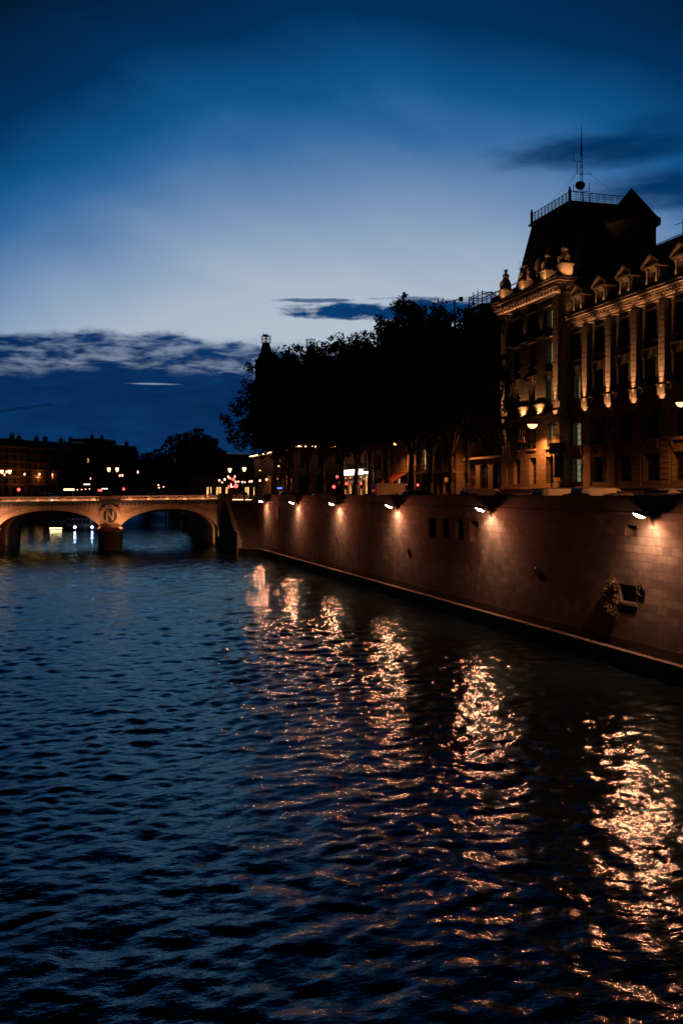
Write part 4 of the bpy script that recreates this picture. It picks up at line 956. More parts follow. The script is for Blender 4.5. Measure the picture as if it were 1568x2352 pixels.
# spires above the trees
def spire(name, px, pt, pb, f, label, w, finial, rnd_=True):
    top = onF(px, pt, f); base = onF(px, pb, f)
    root = thing(name, (base.x, base.y, base.z-12), label, 'tower'); z0 = base.z-12; h = base.z
    MB().lathe([(w*1.05, z0-9), (w, h-3), (w*1.12, h-2.6)], (base.x, base.y, 0), 16).build('shaft', 'palace', root, True)
    MB().lathe([(w*1.15, h-2.6), (w*0.62, h+0.6), (w*0.34, h+3.6), (w*0.30, h+4.0)], (base.x, base.y, 0), 16 if rnd_ else 4).build('spire_roof', 'slate', root, True)
    m = MB(); r = w*0.42; zt = h+4.0
    for k in range(8):
        t = 2*math.pi*k/8; q = (base.x+r*math.cos(t), base.y+r*math.sin(t))
        m.tube([(q[0], q[1], zt-0.3), (q[0], q[1], zt+1.9)], 0.07, 4)
        t2 = 2*math.pi*(k+1)/8; q2 = (base.x+r*math.cos(t2), base.y+r*math.sin(t2))
        for z_ in (0.1, 0.9, 1.7): m.tube([(q[0], q[1], zt+z_), (q2[0], q2[1], zt+z_)], 0.06, 4)
    m.build('crown_railing', 'iron', root, True)
    m = MB(); m.tube([(base.x, base.y, zt-0.5), (base.x, base.y, top.z)], [0.14, 0.05], 5); m.ball((base.x, base.y, zt+(top.z-zt)*0.45), 0.28, 6, 4)
    if finial:
        m.add([(base.x-0.9, base.y, top.z-0.9), (base.x+0.7, base.y+0.1, top.z-1.0), (base.x+0.5, base.y, top.z-0.1), (base.x+0.1, base.y, top.z-0.5), (base.x-0.8, base.y, top.z-0.1)], [(0,1,2,3,4)])
        m.ball((base.x, base.y, top.z-0.7), 0.4, 6, 4, (1.4, 1, 0.8))
    m.build('finial', 'iron', root, True)
    return root
spire('round_tower', 611, 765, 822, 262, 'round tower with pointed roof and weathercock rising behind the leftmost trees', 2.9, True)
spire('twin_finial_tower', 713, 776, 832, 250, 'steep tower roof with crown railing and two spikes behind the trees', 2.6, False)
q_ = onF(728, 786, 250); o_ = onF(728, 822, 250)
sp2 = thing('roof_spike', tuple(o_), 'thin iron spike just right of the crown-railed tower roof', 'spike'); MB().tube([(o_.x, o_.y, o_.z-10), (o_.x, o_.y, o_.z-2), tuple(q_)], [0.5, 0.35, 0.05], 6).build('rod', 'iron', sp2, True)

# ------------------------------------------------------------------ trees
def fast_mesh(name, P, nside, mat):
    P = P.astype(np.float32).reshape(-1, 3); m = bpy.data.meshes.new(name); n = len(P)//nside
    m.vertices.add(len(P)); m.vertices.foreach_set('co', P.ravel()); m.loops.add(len(P)); m.loops.foreach_set('vertex_index', np.arange(len(P), dtype=np.int32))
    m.polygons.add(n); m.polygons.foreach_set('loop_start', np.arange(0, len(P), nside, dtype=np.int32)); m.polygons.foreach_set('loop_total', np.full(n, nside, dtype=np.int32))
    m.materials.append(MT[mat]); m.update(); return m
def crown_mesh(seed, rx, rz, nclump, nleaf, leaf, mat, top=1.0, ragged=0.2, cs=0.75):
    g = np.random.default_rng(seed); pts = []
    sub = [(g.normal(0, 0.36), g.normal(0, 0.36), g.uniform(-0.55, 0.62), g.uniform(0.42, 0.62)) for _ in range(14)]
    for _ in range(nclump):
        s = sub[g.integers(len(sub))]; d = g.normal(size=3); d /= np.linalg.norm(d); rr = s[3]*(g.random()**0.33)*(1+ragged*abs(g.normal()))
        c = np.array([s[0]+d[0]*rr, s[1]+d[1]*rr, s[2]+d[2]*rr*0.85])
        c = c*np.array([rx, rx, rz])
        k = nleaf; cr = cs*g.uniform(0.5, 1.25)
        q = g.normal(size=(k, 3)); q /= np.linalg.norm(q, axis=1)[:, None]; q *= (g.random((k, 1))**0.4)*cr
        pts.append(c+q)
    C = np.concatenate(pts); n = len(C)
    a = g.normal(size=(n, 3)); a /= np.linalg.norm(a, axis=1)[:, None]; b = np.cross(a, g.normal(size=(n, 3))); b /= np.linalg.norm(b, axis=1)[:, None]
    s = leaf*g.uniform(0.6, 1.3, (n, 1)); P = np.stack([C-a*s*0.6, C+b*s*0.42-a*s*0.1, C+a*s*0.6, C-b*s*0.42-a*s*0.1], 1)
    return fast_mesh('crown', P, 4, mat)
def trunk_mesh(seed, h_tr, rx, rz, hc, r0=0.34):
    rn = random.Random(seed); m = MB(); lean = rn.uniform(-0.6, 0.6)
    fork = (lean*0.5, rn.uniform(-.3, .3), h_tr*0.72)
    m.tube([(0, 0, -0.1), (lean*0.2, 0, h_tr*0.35), fork], [r0*1.25, r0, r0*0.85], 9)
    for k in range(6):
        t = 2*math.pi*k/6+rn.random(); e1 = (fork[0]+rx*0.28*math.cos(t), fork[1]+rx*0.28*math.sin(t), h_tr+rz*0.35)
        e2 = (e1[0]+rx*0.3*math.cos(t+0.3), e1[1]+rx*0.3*math.sin(t+0.3), hc+rz*rn.uniform(0.0, 0.55))
        m.tube([fork, e1, e2], [r0*0.6, r0*0.4, 0.06], 7)
        for j in range(3):
            u = rn.random()*0.6+0.3; s = [e1[i]+(e2[i]-e1[i])*u for i in range(3)]; t2 = rn.random()*6.28
            m.tube([s, (s[0]+rx*0.28*math.cos(t2), s[1]+rx*0.28*math.sin(t2), s[2]+rz*0.22)], [0.09, 0.02], 5)
    return m.mesh('trunk', 'bark', True)
TP = []
for i in range(4):
    # nominal: trunk 8 m, crown centre at 15 m, rx 5.6, rz 7.6
    TP.append((trunk_mesh(30+i, 8.0, 5.6, 7.6, 15.0), crown_mesh(50+i, 5.7, 7.7, 620, 42, 0.30, 'leaf', cs=0.8)))
def plane_tree(x, y, z0, ztop, rx, label, var, group='plane trees along the quay', zbase=None, dxy=(0, 0)):
    t = thing('plane_tree', (x, y, z0), label, 'tree', group, rz=random.random()*6.28)
    H = ztop-z0; s = H/23.0
    tr = bpy.data.objects.new('trunk', TP[var][0]); COL.objects.link(tr); tr.parent = t; tr.scale = (s, s, s)
    cr = bpy.data.objects.new('crown', TP[var][1]); COL.objects.link(cr); cr.parent = t; cr.scale = (rx/5.7, rx/5.7, s); cr.location = (0, 0, 15.0*s)
    return t
spec = [  # px trunk, X, py of crown top, crown radius
    (632, 32.6, 822, 6.2), (664, 33.6, 812, 6.0), (708, 34.0, 796, 5.8), (742, 38.0, 800, 5.6), (786, 35.5, 788, 5.6), (814, 36.0, 786, 5.2), (852, 38.5, 752, 5.4),
    (889, 36.0, 742, 5.0), (943, 36.5, 702, 5.0), (985, 37.0, 696, 4.8), (1036, 40.5, 704, 4.4), (1074, 44.5, 722, 3.5)]
ords = ['nearest the bridge, its crown leaning out over the stair', 'second from the bridge with a forked dark trunk', 'third from the bridge behind the second wall lamp', 'fourth from the bridge, set back over the road',
        'standing left of the glowing cafe sign', 'whose trunk crosses the left side of the cafe front', 'whose crown steps up to the taller trees in the middle', 'whose trunk crosses the right side of the cafe front',
        'rising behind the big white panel van', 'forming the highest part of the row left of the scaffolding', 'in front of the balcony house, right of the highest crown', 'closest to the palace pavilion below the scaffolding']
for i, (px, X, pt, rx) in enumerate(spec):
    g_ = onX(px, 1134.5, X); top = onX(px, pt, X)
    plane_tree(g_.x, g_.y, ROAD, top.z, rx, 'dark plane tree '+ords[i], i % 4)
# big round tree beyond the bridge and smaller ones on the left
LP = (trunk_mesh(77, 6.0, 6, 6, 11), crown_mesh(78, 6.6, 6.6, 520, 40, 0.42, 'leaf2', cs=0.85, ragged=0.3))
def poplar(px, X0, f, pt, rx, label, grp='trees beyond the bridge'):
    b = onF(px, 1134.5, f); top = onF(px, pt, f); t = thing('leafy_tree', (b.x, b.y, ROAD), label, 'tree', grp, rz=px)
    H = top.z-ROAD; s = H/18.0
    tr = bpy.data.objects.new('trunk', LP[0]); COL.objects.link(tr); tr.parent = t; tr.scale = (s, s, s)
    cr = bpy.data.objects.new('crown', LP[1]); COL.objects.link(cr); cr.parent = t; cr.scale = (rx/6.6, rx/6.6, s*0.98); cr.location = (0, 0, 11.2*s)
poplar(438, 0, 262, 990, 7.2, 'big rounded tree beyond the right arch, tallest tree left of the quay row')
poplar(482, 0, 250, 1022, 4.2, 'narrow tree joined to the right side of the big rounded tree')
poplar(350, 0, 380, 1036, 7.5, 'low dark tree between the far houses and the big rounded tree')
poplar(392, 0, 360, 1058, 6.0, 'low dark tree just left of the big rounded tree beyond the bridge')
poplar(300, 0, 400, 1058, 7.5, 'dark tree in front of the step in the far roofline')
poplar(508, 0, 300, 1062, 6.0, 'small dark tree in the gap left of the quay plane trees')

# ------------------------------------------------------------------ left bank houses
LB = [(-46, 275), (-26, 312), (-9, 392), (36, 552), (70, 645)]
houses = [(-30, 60, 330, 1000, 'far left apartment house at the picture edge, lit by two orange lamps at its foot'), (62, 118, 345, 1006, 'far apartment house second from the left edge with an orange arcade'),
          (120, 172, 360, 1010, 'far apartment house third from the left edge with a dark mansard roof'), (174, 232, 375, 1012, 'far apartment house fourth from the left edge, one yellow window high up'),
          (234, 266, 390, 1006, 'far apartment house forming the tall block at the step in the roofline'), (268, 318, 408, 1018, 'far apartment house right of the tall block, ending the far row')]
for i, (xa, xb, f, yt, lb_) in enumerate(houses):
    A = onF(xa, yt, f); B = onF(xb, yt+1, f+12); d = Vector((B.x-A.x, B.y-A.y)); L = d.length; d = d/L; en = (-d.y, d.x)
    if en[1] < 0: en = (-en[0], -en[1])
    H = A.z-ROAD; rh = 3.2 if i != 4 else 0.8; fh = (H-rh-4.6)/5
    town_house('apartment_house', lb_, (A.x, A.y), (d.x, d.y), en, L, 13, 5, ROAD, 4.6, fh, rh, max(3, int(L/2.6)), 'unlit_stone', group='apartment houses on the far left bank', ww=1.15, arched=(0,),
               lit=({(4, 2): 'warmwin'} if i == 3 else {}))

for xa, xb, f, yt, lb_ in ((318, 392, 470, 1052, 'low dark far building seen between the dark trees, left one'), (394, 470, 480, 1060, 'low dark far building behind the big rounded tree'), (470, 590, 420, 1072, 'low dark far building behind the globe lamps of the bridge end')):
    A = onF(xa, yt, f); B = onF(xb, yt, f); d = Vector((B.x-A.x, B.y-A.y)); L = d.length; d = d/L; H = A.z-ROAD
    town_house('far_building', lb_, (A.x, A.y), (d.x, d.y), (-d.y, d.x), L, 13, 3, ROAD, 4.0, (H-6.4)/3, 2.4, max(3, int(L/3)), 'unlit_stone', group='low far buildings beyond the bridge')
# ------------------------------------------------------------------ street lamps and other lights
def base_lamp(kind):
    root = thing('street_lamp', (0, 0, 0), '', 'street lamp')
    m = MB(); m.lathe([(0.16, 0), (0.14, 0.5), (0.07, 0.8), (0.05, 4.4)], (0, 0, 0), 8)
    if kind == 'double':
        m.tube([(-0.62, 0, 4.35), (-0.3, 0, 4.15), (0, 0, 4.3), (0.3, 0, 4.15), (0.62, 0, 4.35)], 0.04)
    m.build('post', 'iron', root, smooth=True)
    xs = (-0.62, 0.62) if kind == 'double' else (0,)
    for x in xs:
        z = 4.35 if kind == 'double' else 4.4
        if kind == 'globe': MB().ball((x, 0, 4.62), 0.25, 12, 8).build('globe', 'globe2', root, smooth=True)
        else:
            MB().lathe([(0.10, 0), (0.24, 0.38), (0.26, 0.55), (0.15, 0.68)], (x, 0, z), 12).build('lantern_glass', 'globe', root, smooth=True)
            c_ = MB(); c_.lathe([(0.30, 0.56), (0.22, 0.72), (0.05, 0.85), (0.02, 1.0)], (x, 0, z+0.02), 12); c_.lathe([(0.05, -0.15), (0.12, 0.0)], (x, 0, z), 8); c_.build('lantern_cap', 'iron', root, smooth=True)
    return root
proto = {k: base_lamp(k) for k in ('globe', 'lantern', 'double')}; used = set()
def put_lamp(kind, px, py, f, label, s=1.0, group=None, rz=TH*-1, zb=ROAD):
    p = onF(px, py, f); hz = (p.z-zb)/4.65
    if kind not in used:
        o = proto[kind]; used.add(kind); o.location = (p.x, p.y, zb); o.rotation_euler = (0, 0, rz); o['label'] = label
    else: o = dup(proto[kind], (p.x, p.y, zb), rz, label)
    if group: o['group'] = group
    for ch in o.children:
        n = ch.name.split('.')[0]
    o.scale = (s, s, hz)
    return o, p
# bridge lanterns
o, p = put_lamp('double', 260, 1079, 172, 'double lantern lamp on the bridge above the carved letter N', 1.15)
o, p = put_lamp('lantern', 528, 1081, 171, 'single lantern lamp at the right end of the bridge balustrade', 1.15)
o, p = put_lamp('lantern', 561, 1079, 168, 'single lantern lamp standing at the top of the river stair', 1.25)
o, p = put_lamp('double', 14, 1084, 180, 'double lantern lamp on the bridge at the left picture edge', 1.15)
orr = [(474, 1106, 230), (483.5, 1104, 226), (497, 1106, 222), (518, 1091, 214), (541, 1096, 218), (516, 1103, 236), (545, 1107, 240), (551, 1109, 236), (574, 1107, 220), (479, 1113, 250), (530, 1101, 226), (580, 1106, 214),
       (504, 1099, 246), (586, 1104, 222)]
cl = thing('x', (0,0,0), '', '') if False else None
gl = [(186,378,228),(255,367,214),(221,405,246),(300,333,236),(320,352,216),(383,330,250),(393,397,226),(428,396,232),(481,400,222),(512,402,262),(572,395,228),(598,391,216),(703,381,206),(788,368,198),(914,357,190)]
desc = ['globe lamp %s in the lamp cluster' % d for d in
        ('farthest left', 'second from the left and slightly higher', 'lowest on the left', 'highest on the left', 'just below the single lantern', 'highest on the right', 'left of a close pair at mid height', 'right one of a close pair at mid height',
         'below the tall lantern of the stair', 'tiny and dim, right of the tall lantern', 'left one of the touching pair near the courthouse', 'right one of the touching pair near the courthouse')]+[
        'globe lamp left one of two in front of the orange courthouse wall', 'globe lamp right one of two in front of the orange courthouse wall', 'globe lamp between the first two tree trunks']
for (cx, cy, f), ds in zip(gl, desc):
    px = (750+cx/3.484)*0.6272; py = (1650+cy/3.484)*0.6272
    put_lamp('globe', px, py, f, ds, 0.92 if f < 240 else 0.75, 'round globe lamps beyond the bridge')
# left bank lamps with light on the facades
lbl = [(16, 1083, 318), (11, 1090, 326), (57, 1089, 338), (91.5, 1089, 352), (121, 1090, 362), (149, 1089, 372), (174, 1088.5, 384)]
ds = ['first orange-lit quay lamp from the left, the brighter of two close together', 'fainter quay lamp touching the first one on its left', 'second quay lamp group along the far houses, before the arcade', 'third quay lamp along the far houses', 'fourth quay lamp, smallest, above the lit columns', 'fifth quay lamp along the far houses', 'last quay lamp on the right of the far row']
for k, (px, py, f) in enumerate(lbl):
    f2 = f-2.5
    o, p = put_lamp('globe', px, py, f2, ds[k], 1.25 if k != 4 else 0.9, 'lamps along the far left quay')
    if k != 1: light('POINT', 'quay_lamp_light', (p.x, p.y+0.6, p.z-0.9), (1, 0.30, 0.06), 330, o, 0.3)
for k, (px, py, f) in enumerate([(275.5, 1092, 300), (281.5, 1091.5, 300), (317, 1084, 310)]):
    put_lamp('globe', px, py, f, ['left one of a close lamp pair right of the bridge double lantern', 'right one of a close lamp pair right of the bridge double lantern', 'single pinkish lamp before the low dark trees'][k], 1.0, 'lamps along the far left quay')

# wall mounted sodium street lamps
def sodium(px, py, X, wallx, label, pw, rod=True, name='street_lantern', s=1.0):
    p = onX(px, py, X); root = thing(name, (wallx, p.y, p.z), label, 'street lamp', 'orange sodium street lamps')
    m = MB(); m.tube([(wallx, p.y, p.z-0.6), (wallx-0.8, p.y, p.z+0.35), (p.x, p.y, p.z+0.22*s)], 0.045, 6); m.build('arm', 'iron', root, True)
    MB().lathe([(0.34*s, 0.0), (0.3*s, 0.12*s), (0.12*s, 0.24*s)], (p.x, p.y, p.z+0.02), 14, 1.2, 0.8).build('housing', 'steel', root, True, smooth=True)
    MB().lathe([(0.03, -0.30*s), (0.18*s, -0.25*s), (0.31*s, -0.10*s), (0.33*s, -0.0), (0.2*s, 0.01)], (p.x, p.y, p.z), 14, 1.2, 0.8).build('lamp_bowl', 'sodium', root, True, smooth=True)
    light('SPOT', 'lamp_light', (p.x, p.y, p.z-0.30*s-0.08), (1, 0.27, 0.06), pw, root, 0.15, (-0.25, 0, -1), 165, 0.5)
    return p
sodium(1222, 975, 48.2, 50.0, 'bright orange street lamp before the pavilion, just above the flags', 3800, s=1.4)
sodium(1563, 925, 48.6, 51.2, 'bright orange street lamp at the right picture edge on the palace wing', 1100, s=1.15)
def far_sodium(y, label):
    root = thing('street_lantern', (51.2, y, 15.5), label, 'street lamp', 'orange sodium street lamps'); x = 47.8
    MB().tube([(51.2, y, 15.2), (49.5, y, 16.1), (x, y, 15.9)], 0.045, 6).build('arm', 'iron', root, True)
    MB().lathe([(0.34, 0.0), (0.3, 0.12), (0.12, 0.24)], (x, y, 15.72), 14, 1.2, 0.8).build('housing', 'steel', root, True, smooth=True)
    MB().lathe([(0.03, -0.20), (0.2, -0.16), (0.33, 0.0), (0.2, 0.01)], (x, y, 15.7), 14, 1.2, 0.8).build('lamp_bowl', 'sodium', root, True, smooth=True)
    light('SPOT', 'lamp_light', (x, y, 15.3), (1, 0.34, 0.10), 5200, root, 0.15, (-1, 0.4, -0.75), 100, 0.9)
far_sodium(47.0, 'orange street lamp on the palace wing just right of the view')
sodium(1058, 995, 48.4, 50.4, 'left one of two touching orange street lamps beside the balcony house', 1500)
sodium(1064, 996, 48.0, 50.4, 'right one of two touching orange street lamps beside the balcony house', 700)
sodium(906, 1018, 47.5, 50.0, 'orange street lamp glimpsed through leaves above the rust awning', 1500)
sodium(640, 1070, 43.0, 45.0, 'small orange street lamp hidden behind the forked trunk on the courthouse', 900, s=0.5)
sodium(597, 1080, 43.0, 45.0, 'small orange street lamp on the receding courthouse wall', 700, s=0.5)
light('POINT', 'cafe_light', (46.5, 170, ROAD+3), (1, 0.30, 0.14), 500, cf, 0.3)

# small signals and traffic
def signal(px, py, f, mat, label, s=0.22, cat='traffic light'):
    p = onF(px, py, f); root = thing('traffic_light', (p.x, p.y, ROAD), label, cat, 'red traffic lights')
    m = MB(); m.tube([(p.x, p.y+0.2, ROAD), (p.x, p.y+0.2, p.z)], 0.06); m.build('pole', 'iron', root, True)
    MB().box(p.x-s, p.x+s, p.y+0.02, p.y+0.3, p.z-s*5, p.z+s*1.4).build('box', 'iron', root, True)
    MB().ball((p.x, p.y, p.z), s, 10, 6).build('lens', mat, root, True, smooth=True)
for px, py, f, lb_, s in ((43.5, 1124.5, 200, 'red traffic light low at the far left above the bridge balustrade', 0.3), (228, 1126, 190, 'left one of two touching red lights left of the double lantern', 0.2),
                       (232.5, 1126, 190, 'right one of two touching red lights left of the double lantern', 0.2), (284.5, 1123, 200, 'red traffic light just right of the double lantern post', 0.24),
                       (536, 1101, 205, 'red traffic light between the globe lamps at the bridge end', 0.3), (527, 1118, 200, 'red traffic light low among the people at the bridge end', 0.3), (542, 1116, 196, 'brightest low red traffic light beside the red shop sign', 0.4),
                       (766.5, 1118, 150, 'lower of two red traffic lights left of the cafe', 0.24), (774, 1095, 150, 'upper of two red traffic lights left of the cafe', 0.2), (959, 1114, 112, 'red light right of the big white van', 0.13),
                       (795, 1111, 170, 'small red light at the left end of the cafe front', 0.2), (829, 1111, 165, 'small red light inside the cafe front', 0.17)):
    signal(px, py, f, 'redl', lb_, s)
# shops beyond the bridge
sh = [(552, 556, 1114, 1119, 250), (560, 566, 1112, 1120, 246), (499, 512, 1119, 1127, 260), (485, 492, 1119, 1126, 262), (516, 522, 1117, 1122, 258), (569, 574, 1112, 1120, 246)]
rowb = town_house('boulevard_shops', 'low row of glowing shops and cafes behind the globe lamps at the bridge end', tuple(onF(470, 1134, 275).xy), (0.96, 0.28), (-0.28, 0.96), 26, 10, 2, ROAD, 4.2, 3.2, 2.5, 9, 'palace', ww=1.1,
                  lit={(0, k): 'shop' for k in (0, 1, 2, 4, 5, 7, 8)})
a = onF(530, 1116, 262); b = onF(541, 1116, 262)
sg = thing('red_shop_sign', tuple(a), 'small glowing red and cream shop sign at the bridge end', 'sign'); MB().box(a.x, b.x, a.y-0.3, a.y, a.z-0.35, a.z+0.45).build('lit_panel', 'sign', sg, True)
MB().box(a.x-0.2, b.x+0.2, a.y-0.29, a.y-0.02, a.z+0.46, a.z+0.7).build('red_edge', 'redl', sg, True)
# left bank shop lights
ls = [(147, 171, 1124.5, 4, 300, 'warm glowing shop strip low on the far left quay'), (193, 207, 1112.5, 1.8, 330, 'short white light strip above the row of far globe lights'), (234, 248, 1122.5, 1.3, 320, 'faint white light strip right of the far globe lights')]
for xa, xb, py, hh, f, lb_ in ls:
    A = onF(xa, py, f); B = onF(xb, py, f); hz = hh/2287*f/2
    sg = thing('light_sign', (A.x, A.y, A.z-2), lb_, 'sign'); MB().box(A.x, B.x, A.y, A.y+0.3, A.z-hz, A.z+hz).build('lit_panel', 'warmstrip' if xa < 160 else 'sign', sg, True)
    MB().box(A.x-0.1, B.x+0.1, A.y+0.31, A.y+0.6, A.z-hz-0.2, A.z+hz+0.2).build('backing', 'iron', sg, True)
for k, px in enumerate((178, 188, 197, 206)):
    put_lamp('globe', px, 1125-k*0.7, 300, '%s of four small white globe lights in a row over the far quay' % ('leftmost', 'second', 'third', 'rightmost')[k], 0.8, 'row of four globe lights on the far quay')
dots = [(86, 1133), (98, 1132), (110, 1134), (117, 1134.5), (335, 1129), (342, 1100), (372, 1107)]
wl_desc = ['small white light left of the car headlights on the bridge']
put_lamp('globe', 376, 1118, 330, 'small white lamp in front of the big rounded tree', 0.9, 'small white lamps by the far trees')
put_lamp('globe', 364, 1114, 330, 'brighter white lamp left of the big rounded tree', 1.1, 'small white lamps by the far trees')
put_lamp('globe', 365.5, 1120, 300, 'lower white lamp left of the big rounded tree', 1.1, 'small white lamps by the far trees')
put_lamp('globe', 208.5, 1099, 340, 'faint small lamp under the yellow window of the far houses', 0.6, 'small white lamps by the far trees')
# street signs
a = onX(641, 1122, 35); bs = thing('blue_sign', (a.x, a.y, ROAD), 'small glowing blue sign on a white post behind the river wall', 'sign')
MB().box(a.x-0.5, a.x+0.5, a.y-0.06, a.y, a.z-0.02, a.z+0.16).build('lit_panel', 'bluesign', bs, True); MB().tube([(a.x, a.y, ROAD), (a.x, a.y, a.z-0.03)], 0.07).build('post', 'white', bs, True)
a = onX(1025, 1102, 47.2); rs_ = thing('round_road_sign', (a.x, a.y, ROAD), 'round road sign on a pole in front of the columned shopfront', 'sign')
d_ = MB().lathe([(0.32, 0), (0.32, 0.03)], (0, 0, 0), 18).build('disc', 'white', rs_); d_.rotation_euler = (R(90), 0, R(-25)); d_.location = (0, 0, a.z-ROAD)
MB().tube([(0, 0.06, 0), (0, 0.06, a.z-ROAD)], 0.035).build('post', 'steel', rs_)
# sign frame on two poles
A = onX(1266, 1040, 36.5); B = onX(1292, 1040, 36.5)
fs_ = thing('sign_frame', (36.5, (A.y+B.y)/2, ROAD), 'dark road sign panel on two tall poles in front of the palace', 'sign')
m = MB(); m.tube([(36.5, A.y, ROAD), (36.5, A.y, A.z)], 0.05); m.tube([(36.5, B.y, ROAD), (36.5, B.y, A.z)], 0.05); m.build('poles', 'iron', fs_, True)
MB().box(36.45, 36.52, B.y-0.35, A.y+0.35, A.z-0.1, A.z+0.75).build('panel', 'wood', fs_, True); MB().box(36.45, 36.52, B.y+0.12, A.y-0.5, A.z-1.9, A.z-0.12).build('lower_panel', 'frame', fs_, True)

# ------------------------------------------------------------------ vehicles
def loft_body(st, name, mat, root):
    m = MB(); n = 0
    for (x, zb, zs, zr, wb, wr) in st:
        ring = [(x, -wb*0.95, zb), (x, -wb, (zb+zs)/2), (x, -wb*0.98, zs), (x, -wr, zr-0.06), (x, -wr*0.8, zr), (x, wr*0.8, zr), (x, wr, zr-0.06), (x, wb*0.98, zs), (x, wb, (zb+zs)/2), (x, wb*0.95, zb)]
        m.v += ring
    k = 10
    for i in range(len(st)-1):
        for j in range(k): m.f.append((i*k+j, i*k+(j+1) % k, (i+1)*k+(j+1) % k, (i+1)*k+j))
    m.f.append(tuple(range(k))[::-1]); m.f.append(tuple(range((len(st)-1)*k, len(st)*k)))
    return m.build(name, mat, root, smooth=False, bevel=0.02)
def wheels(root, xs, w, r):
    for x in xs:
        for s in (-1, 1):
            o = MB().lathe([(r*0.6, -0.1), (r*0.97, -0.1), (r, -0.05), (r, 0.05), (r*0.97, 0.1), (r*0.6, 0.1)], (0, 0, 0), 18).build('tyre', 'rubber', root)
            o.rotation_euler = (R(90), 0, 0); o.location = (x, s*w, r); o.name = 'wheel'
            MB().lathe([(r*0.6, -0.08), (r*0.2, -0.105), (r*0.2, 0.105), (r*0.6, 0.08)], (0, 0, 0), 14).build('rim', 'rim', o)
